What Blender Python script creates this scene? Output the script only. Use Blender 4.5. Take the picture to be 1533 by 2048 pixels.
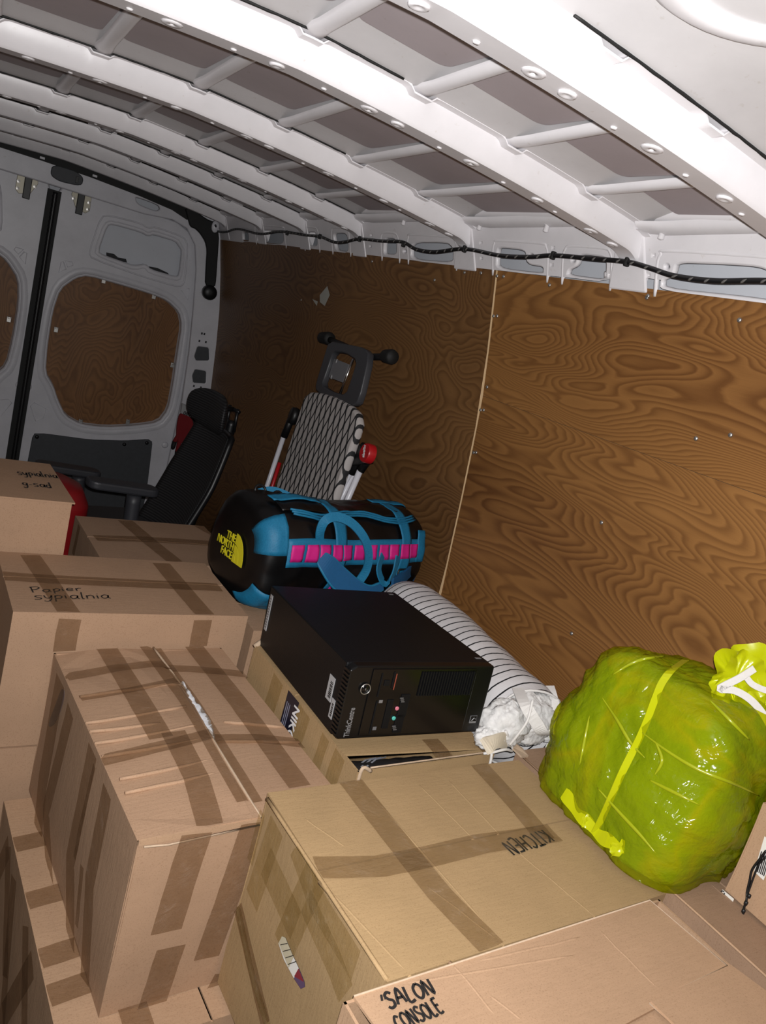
import bpy, bmesh, math, random
from mathutils import Vector, Matrix, Euler, noise
random.seed(7)
PI = math.pi
for o in list(bpy.data.objects): bpy.data.objects.remove(o)
S = bpy.context.scene
COL = S.collection

# ------------------------------------------------------------------ camera
FPX, CX, CY = 1536.0, 766.5, 1024.0
ZC = 1.55                                    # lens height above the cargo floor
CAM = Vector((0, 0, ZC))
_y, _p, _r = map(math.radians, (32.47, 13.18, 15.56))
FW = Vector((math.sin(_y)*math.cos(_p), math.cos(_y)*math.cos(_p), -math.sin(_p)))
_r0 = Vector((math.cos(_y), -math.sin(_y), 0)); _u0 = _r0.cross(FW)
RT = math.cos(_r)*_r0 + math.sin(_r)*_u0
UP = -math.sin(_r)*_r0 + math.cos(_r)*_u0
cd = bpy.data.cameras.new('camera'); cam = bpy.data.objects.new('camera', cd); COL.objects.link(cam)
M = Matrix((RT, UP, -FW)).transposed().to_4x4(); M.translation = CAM; cam.matrix_world = M
cd.sensor_fit = 'VERTICAL'; cd.sensor_height = 36; cd.lens = FPX/2048*36; cd.clip_start = 0.02
S.camera = cam
# ------------------------------------------------------------------ light: night outside, the phone's flash beside the lens
w = bpy.data.worlds.new('night'); S.world = w; w.use_nodes = True
w.node_tree.nodes['Background'].inputs[0].default_value = (0.6, 0.65, 0.8, 1)
w.node_tree.nodes['Background'].inputs[1].default_value = 0.003
fl = bpy.data.lights.new('phone_flash', 'SPOT'); flash = bpy.data.objects.new('phone_flash', fl); COL.objects.link(flash)
FM = M.copy(); FM.translation = CAM + RT*0.012 + UP*0.022; flash.matrix_world = FM
fl.energy = 132; fl.shadow_soft_size = 0.006; fl.spot_size = math.radians(150); fl.spot_blend = 1.0; fl.color = (1, 0.985, 0.97)
S.view_settings.view_transform = 'Standard'; S.view_settings.look = 'None'
S.view_settings.exposure = 0.0; S.view_settings.gamma = 1; S.view_settings.use_curve_mapping = False

# ------------------------------------------------------------------ pixel rays -> places
def ray(px, py): return (px-CX)/FPX*RT - (py-CY)/FPX*UP + FW
def onz(px, py, z): d = ray(px, py); return CAM + d*((z-ZC)/d.z)
def ony(px, py, y): d = ray(px, py); return CAM + d*(y/d.y)
def onx(px, py, x): d = ray(px, py); return CAM + d*(x/d.x)
def onp(px, py, p, n): d = ray(px, py); return CAM + d*((Vector(p)-CAM).dot(n)/d.dot(n))

# ------------------------------------------------------------------ materials
class NT:
    def __init__(s, name):
        s.m = bpy.data.materials.new(name); s.m.use_nodes = True; s.t = s.m.node_tree
        s.b = s.t.nodes['Principled BSDF']; s.out = s.t.nodes['Material Output']
    def n(s, typ, **k):
        nd = s.t.nodes.new(typ)
        for a, v in k.items():
            if a.startswith('i_'):
                key = a[2:]; key = int(key) if key.isdigit() else key.replace('_', ' ')
                if isinstance(v, bpy.types.NodeSocket): s.t.links.new(v, nd.inputs[key])
                else: nd.inputs[key].default_value = v
            else: setattr(nd, a, v)
        return nd
    def l(s, a, b): s.t.links.new(a, b)
    def math(s, op, a, b=0.0, c=0.0):
        return s.n('ShaderNodeMath', operation=op, i_0=a, i_1=b, i_2=c).outputs[0]
    def coord(s, scale=(1, 1, 1), which='Object', rot=(0, 0, 0)):
        tc = s.n('ShaderNodeTexCoord')
        return s.n('ShaderNodeMapping', i_Vector=tc.outputs[which], i_Scale=scale, i_Rotation=rot).outputs[0]
    def noise(s, v, scale, detail=4, rough=.55, dist=0):
        return s.n('ShaderNodeTexNoise', i_Vector=v, i_Scale=scale, i_Detail=detail, i_Roughness=rough, i_Distortion=dist).outputs[0]
    def ramp(s, f, stops):
        r = s.n('ShaderNodeValToRGB', i_0=f); e = r.color_ramp.elements
        while len(e) < len(stops): e.new(.5)
        for el, (p, c) in zip(e, stops): el.position = p; el.color = (*c, 1) if len(c) == 3 else c
        return r.outputs[0]
    def mix(s, f, a, b, mode='MIX'):
        nd = s.n('ShaderNodeMix', data_type='RGBA', blend_type=mode)
        for i, v in ((0, f), (6, a), (7, b)):
            if isinstance(v, bpy.types.NodeSocket): s.l(v, nd.inputs[i])
            else: nd.inputs[i].default_value = (*v, 1) if isinstance(v, tuple) and len(v) == 3 else v
        return nd.outputs[2]
    def bump(s, h, strength=.3, dist=.01):
        b = s.n('ShaderNodeBump', i_Height=h, i_Strength=strength, i_Distance=dist)
        s.l(b.outputs[0], s.b.inputs['Normal'])
    def set(s, **k):
        for a, v in k.items():
            key = a.replace('_', ' ')
            if isinstance(v, bpy.types.NodeSocket): s.l(v, s.b.inputs[key])
            else: s.b.inputs[key].default_value = (*v, 1) if isinstance(v, tuple) and len(v) == 3 else v
        return s.m

def plain(name, c, rough=.5, metal=0, spec=.5, nz=0, nscale=30):
    t = NT(name)
    if nz:
        f = t.noise(t.coord(), nscale)
        c2 = tuple(x*(1-nz) for x in c)
        t.set(Base_Color=t.mix(f, c2, tuple(min(1, x*(1+nz*.6)) for x in c)))
        t.bump(f, .12, .002)
    else: t.set(Base_Color=c)
    t.set(Roughness=rough, Metallic=metal, Specular_IOR_Level=spec)
    return t.m

def cardboard(name, c, seedv=0):
    t = NT(name)
    v = t.coord((1, 1, 1)); 
    f1 = t.noise(v, 5+seedv, 5, .6); f2 = t.noise(v, 420, 2, .6)
    vs = t.coord((14, 90, 14)); f3 = t.noise(vs, 2.0, 3)
    d = tuple(x*.80 for x in c); b = tuple(min(1, x*1.12) for x in c)
    col = t.mix(f1, d, b)
    sp = t.ramp(f2, [(.30, (.72, .68, .64)), (.45, (1, 1, 1)), (.7, (1.0, 1.0, 1.0)), (.8, (1.12, 1.12, 1.12))])
    col = t.mix(.7, col, sp, 'MULTIPLY')
    col = t.mix(.10, col, t.mix(f3, (.5, .5, .5), (1, 1, 1)), 'MULTIPLY')
    t.set(Base_Color=col, Roughness=.72, Specular_IOR_Level=.25)
    h = t.math('ADD', t.math('MULTIPLY', f1, 1.2), t.math('ADD', t.math('MULTIPLY', f3, .35), t.math('MULTIPLY', f2, .06)))
    t.bump(h, .30, .006)
    return t.m

def white_metal(name, c=(.74, .72, .745), rough=.35, dirt=.10):
    t = NT(name); v = t.coord()
    f = t.noise(v, 7, 8, .65); g = t.noise(v, 60, 4, .6)
    col = t.mix(t.ramp(f, [(.35, (0, 0, 0)), (.75, (1, 1, 1))]), c, tuple(x*(1-dirt) for x in c))
    sp = t.ramp(g, [(.0, (1, 1, 1)), (.66, (1, 1, 1)), (.74, (.80, .76, .70))])
    t.set(Base_Color=t.mix(.6, col, sp, 'MULTIPLY'), Roughness=rough, Specular_IOR_Level=.5)
    t.bump(f, .05, .01)
    return t.m

def plywood(name, freq=7.0, sc=(1, 1, 1), rot=(0, 0, 0), light=(.40, .205, .070), dark=(.165, .066, .018), seedv=0):
    t = NT(name)
    tc = t.n('ShaderNodeTexCoord')
    v = t.n('ShaderNodeMapping', i_Vector=tc.outputs['Object'], i_Scale=sc, i_Rotation=rot, i_Location=(seedv, seedv*1.7, seedv*.6)).outputs[0]
    n0 = t.noise(v, 1.6, 2.5, .45, .35)
    fine = t.noise(v, 9, 3, .5)
    ph = t.math('ADD', t.math('MULTIPLY', n0, freq*6.0), t.math('MULTIPLY', fine, 1.1))
    s = t.math('FRACT', ph)
    g = t.ramp(s, [(0, (.12,)*3), (.10, (0,)*3), (.50, (.72,)*3), (.85, (1,)*3), (.95, (.55,)*3), (1, (.12,)*3)])
    tone = t.noise(v, 1.1, 3)
    g2 = t.mix(.55, g, t.ramp(tone, [(.3, (.2,)*3), (.7, (1,)*3)]), 'MIX')
    pores = t.noise(t.n('ShaderNodeMapping', i_Vector=v, i_Scale=(4, 4, 60)).outputs[0], 6, 3)
    col = t.mix(g2, dark, light)
    col = t.mix(.35, col, t.mix(pores, (.45,)*3, (1,)*3), 'MULTIPLY')
    t.set(Base_Color=col, Roughness=.5, Specular_IOR_Level=.35)
    t.bump(t.math('ADD', s, pores), .08, .003)
    return t.m

def tape_mat(name, tint, body, fac, rough=.28):
    t = NT(name); v = t.coord()
    f = t.noise(v, 22, 6, .7, 2.5)
    t.set(Base_Color=body, Roughness=rough, Specular_IOR_Level=.6); t.bump(f, .9, .016)
    tr = t.n('ShaderNodeBsdfTransparent', i_Color=(*tint, 1))
    mx = t.n('ShaderNodeMixShader', i_0=fac); t.l(tr.outputs[0], mx.inputs[1]); t.l(t.b.outputs[0], mx.inputs[2])
    t.l(mx.outputs[0], t.out.inputs[0]); return t.m

MT = {}
MT['card_a'] = cardboard('cardboard_pinkish', (.425, .270, .172), 0)
MT['card_b'] = cardboard('cardboard_golden', (.400, .268, .138), 1)
MT['card_c'] = cardboard('cardboard_pale', (.455, .292, .182), 2)
MT['card_d'] = cardboard('cardboard_brown', (.335, .215, .140), 3)
MT['card_edge'] = plain('torn_cardboard', (.50, .37, .26), .85, nz=.3, nscale=120)
MT['tape'] = tape_mat('brown_packing_tape', (.82, .765, .70), (.26, .175, .11), .20)
MT['tape_mid'] = tape_mat('light_packing_tape', (.88, .84, .78), (.28, .20, .12), .20)
MT['tape_clear'] = tape_mat('yellowish_packing_tape', (.93, .90, .80), (.36, .28, .16), .12)
MT['white'] = white_metal('white_van_paint')
MT['roof'] = white_metal('roof_paint', (.66, .645, .66), .42, .12)
MT['pad'] = white_metal('mauve_damping_pad', (.43, .375, .395), .6, .10)
MT['doorwhite'] = white_metal('door_paint', (.66, .655, .70), .4, .16)
MT['skin'] = white_metal('outer_skin_paint', (.60, .62, .67), .5, .06)
MT['black'] = plain('black_plastic', (.006, .006, .007), .45)
MT['rubber'] = plain('black_rubber', (.005, .005, .005), .7, nz=.2)
MT['void'] = plain('dark_recess', (.03, .03, .033), .8)
MT['grey_trim'] = plain('grey_trim_panel', (.052, .056, .063), .6, nz=.25, nscale=40)
MT['steel'] = plain('zinc_steel', (.50, .49, .47), .38, .9)
MT['bracket'] = plain('cream_bracket', (.42, .39, .31), .45, .3)
MT['ply_l'] = plywood('plywood_left', 11.0, (1, .72, 1.45), light=(.25, .125, .045), dark=(.075, .030, .009), seedv=3.2)
MT['ply_r'] = plywood('plywood_upper', 12.0, (1, .50, 2.5), light=(.335, .158, .048), dark=(.105, .038, .010), seedv=8.1)
MT['ply_r2'] = plywood('plywood_lower', 11.5, (1, .46, 2.3), rot=(math.radians(-12), 0, 0), light=(.335, .158, .048), dark=(.100, .036, .010), seedv=5.4)
MT['ply_win'] = plywood('plywood_window', 8.0, (1.9, 1, .95), light=(.30, .14, .05), dark=(.10, .038, .012), seedv=1.3)
MT['ply_edge'] = plain('plywood_edge', (.62, .44, .25), .8)
MT['floor'] = plain('dark_floor', (.06, .045, .035), .7, nz=.3)
MT['ink'] = plain('black_marker', (.015, .014, .014), .6)

# ------------------------------------------------------------------ mesh helpers
class MB:
    def __init__(s): s.v = []; s.f = []
    def quad_strip(s, A, B, closed=False):
        pass
    def add(s, vs, fs):
        o = len(s.v); s.v += [Vector(v) for v in vs]; s.f += [tuple(i+o for i in f) for f in fs]
    def box(s, c, size, rot=None):
        c = Vector(c); h = Vector(size)/2
        vs = [Vector((x*h.x, y*h.y, z*h.z)) for x in (-1, 1) for y in (-1, 1) for z in (-1, 1)]
        if rot is not None: vs = [rot @ v for v in vs]
        s.add([c+v for v in vs], [(0, 1, 3, 2), (4, 6, 7, 5), (0, 4, 5, 1), (2, 3, 7, 6), (0, 2, 6, 4), (1, 5, 7, 3)]); return s
    def prism(s, poly, z0, z1, f=None):
        n = len(poly); f = f or (lambda x, y, z: (x, y, z))
        s.add([f(x, y, z0) for x, y in poly]+[f(x, y, z1) for x, y in poly],
              [tuple(range(n))[::-1], tuple(range(n, 2*n))]+[(i, (i+1) % n, n+(i+1) % n, n+i) for i in range(n)]); return s
    def tube(s, pts, r, n=8, cap=True, closed=False):
        pts = [Vector(p) for p in pts]; N = len(pts); rs = r if isinstance(r, (list, tuple)) else [r]*N
        rings = []; up = None
        for i, p in enumerate(pts):
            a = pts[(i-1) % N] if (i > 0 or closed) else p; b = pts[(i+1) % N] if (i < N-1 or closed) else p
            t = (b-a).normalized()
            if up is None: up = t.orthogonal().normalized()
            up = (up - t*up.dot(t)).normalized(); sd = t.cross(up)
            rings.append([p+(up*math.cos(k*2*PI/n)+sd*math.sin(k*2*PI/n))*rs[i] for k in range(n)])
        fs = []
        for i in range(N if closed else N-1):
            j = (i+1) % N
            fs += [(i*n+k, i*n+(k+1) % n, j*n+(k+1) % n, j*n+k) for k in range(n)]
        if cap and not closed: fs += [tuple(range(n))[::-1], tuple((N-1)*n+k for k in range(n))]
        s.add([v for rg in rings for v in rg], fs); return s
    def grid(s, fn, nu, nv, wrapu=False, wrapv=False):
        vs = [fn(i/(nu if wrapu else nu-1), j/(nv if wrapv else nv-1)) for i in range(nu) for j in range(nv)]
        fs = []
        for i in range(nu if wrapu else nu-1):
            for j in range(nv if wrapv else nv-1):
                a = i*nv+j; b = ((i+1) % nu)*nv+j; c = ((i+1) % nu)*nv+(j+1) % nv; d = i*nv+(j+1) % nv
                fs.append((a, b, c, d))
        s.add(vs, fs); return s
    def ribbon(s, pts, sides, width, th=.002):
        pts = [Vector(p) for p in pts]; N = len(pts)
        if isinstance(sides, Vector): sides = [sides]*N
        ws = width if isinstance(width, (list, tuple)) else [width]*N
        vs = []
        for i, p in enumerate(pts):
            t = (pts[min(N-1, i+1)]-pts[max(0, i-1)]).normalized(); sd = (sides[i]-t*sides[i].dot(t)).normalized(); nn = t.cross(sd)
            for a, b in ((-1, -1), (1, -1), (1, 1), (-1, 1)): vs.append(p+sd*ws[i]/2*a+nn*th/2*b)
        fs = [(0, 3, 2, 1), (4*N-4, 4*N-3, 4*N-2, 4*N-1)]
        for i in range(N-1):
            fs += [(4*i+k, 4*i+(k+1) % 4, 4*i+4+(k+1) % 4, 4*i+4+k) for k in range(4)]
        s.add(vs, fs); return s
    def lathe(s, prof, n=16, f=None):
        f = f or (lambda x, y, z: (x, y, z))
        vs = [f(r*math.cos(k*2*PI/n), r*math.sin(k*2*PI/n), z) for r, z in prof for k in range(n)]
        fs = [(i*n+k, i*n+(k+1) % n, (i+1)*n+(k+1) % n, (i+1)*n+k) for i in range(len(prof)-1) for k in range(n)]
        fs += [tuple(range(n))[::-1], tuple((len(prof)-1)*n+k for k in range(n))]
        s.add(vs, fs); return s
    def mesh(s, name, mat, smooth=False, bevel=0, merge=False):
        me = bpy.data.meshes.new(name); me.from_pydata(s.v, [], s.f)
        bm = bmesh.new(); bm.from_mesh(me)
        if merge: bmesh.ops.remove_doubles(bm, verts=bm.verts, dist=1e-5)
        if bevel: bmesh.ops.bevel(bm, geom=list(bm.edges), offset=bevel, segments=2, affect='EDGES', profile=.5)
        bmesh.ops.recalc_face_normals(bm, faces=bm.faces)
        bm.to_mesh(me); bm.free()
        if mat: me.materials.append(MT[mat] if isinstance(mat, str) else mat)
        if smooth:
            for p in me.polygons: p.use_smooth = True
        return me
    def obj(s, name, mat, parent=None, smooth=False, bevel=0, merge=False, world=False, auto=None):
        o = bpy.data.objects.new(name, s.mesh(name, mat, smooth or auto is not None, bevel, merge)); COL.objects.link(o)
        if auto is not None: o.data.set_sharp_from_angle(angle=math.radians(auto))
        if parent:
            o.parent = parent
            if world: o.matrix_parent_inverse = wm(parent).inverted()
        return o
def wm(o):
    m = o.matrix_basis.copy()
    if o.parent: m = wm(o.parent) @ o.matrix_parent_inverse @ m
    return m
def tag(o, label, cat, group=None):
    o['label'] = label; o['category'] = cat
    if group: o['group'] = group
    return o
def thing(name, label, cat, loc=(0, 0, 0), rz=0, group=None, rot=None):
    o = bpy.data.objects.new(name, None); COL.objects.link(o); o.location = loc
    o.rotation_euler = rot if rot else (0, 0, rz); o.empty_display_size = .05
    return tag(o, label, cat, group)
def struct(o): o['kind'] = 'structure'; return o
def rrect(x0, y0, x1, y1, r, n=5):
    out = []
    for cx, cy, a in ((x1-r, y0+r, -PI/2), (x1-r, y1-r, 0), (x0+r, y1-r, PI/2), (x0+r, y0+r, PI)):
        out += [(cx+r*math.cos(a+k*PI/2/n), cy+r*math.sin(a+k*PI/2/n)) for k in range(n+1)]
    return out
def smooth_poly(pts, it=2, keep=.25):
    for _ in range(it):
        q = []
        for i in range(len(pts)):
            a, b = pts[i], pts[(i+1) % len(pts)]
            q += [(a[0]*(1-keep)+b[0]*keep, a[1]*(1-keep)+b[1]*keep), (a[0]*keep+b[0]*(1-keep), a[1]*keep+b[1]*(1-keep))]
        pts = q
    return pts
def plate(name, outer, holes, th, mat, matrix, parent=None, bevel=.003):
    cu = bpy.data.curves.new(name, 'CURVE'); cu.dimensions = '2D'; cu.fill_mode = 'BOTH'; cu.extrude = max(th/2-bevel, .0001); cu.bevel_depth = bevel; cu.bevel_resolution = 1
    for loop in [outer]+holes:
        sp = cu.splines.new('POLY'); sp.points.add(len(loop)-1); sp.use_cyclic_u = True
        for p, q in zip(sp.points, loop): p.co = (q[0], q[1], 0, 1)
    ob = bpy.data.objects.new(name, cu); COL.objects.link(ob)
    dg = bpy.context.evaluated_depsgraph_get(); me = bpy.data.meshes.new_from_object(ob.evaluated_get(dg))
    bpy.data.objects.remove(ob); bpy.data.curves.remove(cu)
    me.name = name; me.materials.clear(); me.materials.append(MT[mat])
    o = bpy.data.objects.new(name, me); COL.objects.link(o)
    o.matrix_basis = matrix
    if parent: o.parent = parent; o.matrix_parent_inverse = wm(parent).inverted()
    return o
def text_mesh(name, txt, size, mat, matrix, parent, sx=1, bold=0, ext=.0006, align='LEFT', space=1, shear=0):
    cu = bpy.data.curves.new(name, 'FONT'); cu.body = txt; cu.size = size; cu.extrude = ext; cu.offset = bold; cu.align_x = align; cu.space_character = space; cu.resolution_u = 3; cu.shear = shear; cu.space_line = .8
    ob = bpy.data.objects.new(name, cu); COL.objects.link(ob)
    dg = bpy.context.evaluated_depsgraph_get(); me = bpy.data.meshes.new_from_object(ob.evaluated_get(dg))
    bpy.data.objects.remove(ob); bpy.data.curves.remove(cu)
    me.name = name; me.transform(Matrix.Diagonal((sx, 1, 1, 1))); me.materials.clear(); me.materials.append(MT[mat])
    o = bpy.data.objects.new(name, me); COL.objects.link(o); o.matrix_basis = matrix
    if parent: o.parent = parent
    return o
def frame(o, x, y, z):
    m = Matrix((Vector(x), Vector(y), Vector(z))).transposed().to_4x4(); m.translation = Vector(o); return m
def catmull(pts, n=6, closed=False):
    P = [Vector(p) for p in pts]; N = len(P); out = []
    for i in range(N if closed else N-1):
        p0, p1, p2, p3 = (P[(i+k) % N] if closed else P[min(max(i+k, 0), N-1)] for k in (-1, 0, 1, 2))
        for j in range(n):
            t = j/n
            out.append(.5*((2*p1)+(p2-p0)*t+(2*p0-5*p1+4*p2-p3)*t*t+(3*p1-p0-3*p2+p3)*t**3))
    if not closed: out.append(P[-1])
    return out
def interp(tab, x):
    for (a, va), (b, vb) in zip(tab, tab[1:]):
        if x <= b: return va+(vb-va)*max(0, (x-a))/(b-a)
    return tab[-1][1]

# ------------------------------------------------------------------ the van body
VX = .455                                   # centre line of the van
YD = 4.58                                   # inside of the rear doors
def bow_z(x): u = abs(x-VX); return ZC+.350-.028*u-.052*u*u
WP = [(-1.60, 1.475), (-.77, 1.475), (-.36, 1.437), (-.125, 1.408), (.05, 1.372), (.23, 1.330), (.36, 1.275), (.42, 1.18)]
def wall_x(z): return interp(WP, z-ZC)

fl_ = MB().box((VX, 2.1, -.02), (2.2, 5.2, .04)).obj('floor', 'floor'); struct(fl_)

BOWS = [(.91, .06), (1.365, .06), (2.03, .06), (2.74, .055), (3.27, .055), (3.82, .055), (4.40, .05)]
RIBX = [VX+k*.212 for k in (-3, -2, -1, 0, 1, 2, 3)]+[VX+.815, VX-.815]
def skin_z(x, y):
    z = bow_z(x)+.072
    for yf, wd in BOWS:
        t = y-(yf-wd)
        if -.11 < t < 0: z -= .020*min(1, (t+.11)/.08)
        elif 0 <= t <= wd+.03: z -= .020*(1-max(0, (t-wd)/.03)) if t > wd else .020
    return z
def build_ceiling():
    ys = []
    y = -.35
    marks = sorted([v for yf, wd in BOWS for v in (yf-wd-.11, yf-wd-.03, yf-wd, yf, yf+.03)]+[-.35, .2, .5, 1.1, 2.4, 4.62])
    m = MB()
    xs = [-.42+i*(1.75/40) for i in range(41)]
    m.grid(lambda a, b: (xs[round(a*40)], marks[round(b*(len(marks)-1))], skin_z(xs[round(a*40)], marks[round(b*(len(marks)-1))])), 41, len(marks))
    nn = len(m.v); m.add([v+Vector((0, 0, .012)) for v in m.v], m.f[:])
    c = m.obj('ceiling', 'roof', auto=25); struct(c)
    # roof bows: hat section pressed-steel cross members with dimpled undersides
    NX = 200; xs = [VX-.885+i*(1.77/NX) for i in range(NX+1)]
    dimple = MB().lathe([(.003, .0012), (.0035, -.0006), (.008, -.0012), (.0135, -.0012), (.0165, .0006), (.017, .004), (.003, .004)], 14).mesh('dimple', 'white', True)
    stud = MB().lathe([(.0005, -.0012), (.004, -.0010), (.006, .002), (.001, .003)], 10).mesh('rivet', 'white', True)
    ring = MB().lathe([(.003, -.0005), (.006, -.0015), (.010, -.0022), (.013, -.0012), (.014, .003), (.003, .003)], 12).mesh('dimple_small', 'white', True)
    for bi, (yf, wd) in enumerate(BOWS):
        def prof(x):
            z = bow_z(x); u = abs(x-VX)
            step = 0
            for rx in RIBX:
                d = x-rx
                step = max(step, min(1, max(0, (.028-abs(d))/.008)))
            h = .050-.010*step
            e = max(0, (u-.80)/.085); z -= .05*e*e
            a = yf-wd
            return [(x, a-.006, z+h), (x, a-.026, z+h+.001), (x, a-.026, z+h+.004), (x, a-.004, z+h+.006),
                    (x, yf+.004, z+h+.006), (x, yf+.024, z+h+.004), (x, yf+.024, z+h+.001), (x, yf+.006, z+h), (x, yf+.002, z+.006), (x, yf-.004, z), (x, a+.006, z), (x, a, z+.006)]
        m = MB(); m.grid(lambda a, b: prof(xs[round(a*NX)])[round(b*12) % 12], NX+1, 12, wrapv=True)
        n = len(m.v); m.f += [tuple(range(12)), tuple(n-12+k for k in range(12))]
        b = m.obj('roof_bow', 'white', c, auto=40)
        sm = MB(); seg = []
        for i in range(120):
            x = VX-.86+1.72*i/119; on = noise.noise(Vector((x*3.1, yf*7, 2))) > -.22
            if on: seg.append((x, yf-wd-.030, bow_z(x)+.0508+.0012*noise.noise(Vector((x*60, yf, 0)))))
            if (not on or i == 119):
                if len(seg) > 2: sm.tube(seg, [.0022+.0016*abs(noise.noise(Vector((p[0]*80, yf, 5)))) for p in seg], 5)
                seg = []
        if sm.v: sm.obj('sealant_bead', 'rubber', b, smooth=True)
        if bi < 4:
            k = 0; x = VX-.75
            while x < VX+.84:
                me = (dimple, stud, ring, stud, dimple, ring, stud)[k % 7]
                d = bpy.data.objects.new('dimple' if me != stud else 'rivet', me); COL.objects.link(d); d.parent = b
                d.location = (x, yf-wd/2+(.010 if me == stud else 0), bow_z(x)-.0012-(.05*max(0, (abs(x-VX)-.8)/.085)**2)); d.rotation_euler = (0, .06 if x > VX else -.06, 0)
                x += (.085, .06, .10, .07, .09)[k % 5]; k += 1
    # longitudinal swages between the bows
    ends = [-.35]+[yf for yf, _ in BOWS]+[4.62]
    for i in range(len(ends)-1):
        y0 = ends[i]+(.012 if i else 0); y1 = ends[i+1]-(.075 if i < len(BOWS) else 0)
        if y1-y0 < .05: continue
        for rx in RIBX:
            if i == 0 and abs(rx-VX) < .7: continue
            r = .0135 if abs(rx-VX) < .7 else .022
            m = MB(); N = 12
            def fn(a, b):
                y = y0+(y1-y0)*a; ang = PI+PI*b
                fl = 1
                if a < .16: fl = 1-.35*(1-a/.16)
                if a > .86: fl = 1+.40*((a-.86)/.14)
                z0 = bow_z(rx)+.073-.018*a
                return (rx+r*1.15*fl*math.cos(ang), y, z0+r*.95*math.sin(ang)/max(.8, fl))
            m.grid(fn, 14, 10)
            m.obj('roof_swage', 'white', c, smooth=True)
    # glued damping pads between the swages
    for i in range(len(ends)-1):
        y0 = ends[i]+(.035 if i else .02); y1 = ends[i+1]-(.175 if i < len(BOWS) else .03)
        if i == 0: y1 = ends[1]-.23
        if y1-y0 < .08: continue
        rx_ = sorted(RIBX)
        for xa, xb in zip(rx_, rx_[1:]):
            if i == 0: continue
            pl_ = rrect(xa+.020, y0, xb-.020, y1, .022, 4)
            m = MB(); m.prism(pl_, -.0045, .0, lambda x, y, z: (x, y, bow_z(x)+.0715+z)); m.obj('damping_pad', 'pad', c)
    # pressed round boss in the roof skin in front of the nearest bow
    p = onz(1560, -25, ZC+.405)
    m = MB(); R, r = .115, .024
    m.grid(lambda a, b: (p.x+(R+r*math.cos(2*PI*b))*math.cos(2*PI*a), p.y+(R+r*math.cos(2*PI*b))*math.sin(2*PI*a), p.z+.012+r*.7*math.sin(2*PI*b)), 40, 10, True, True)
    m.obj('roof_boss', 'white', c, smooth=True)
    return c
ceiling = build_ceiling()

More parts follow.
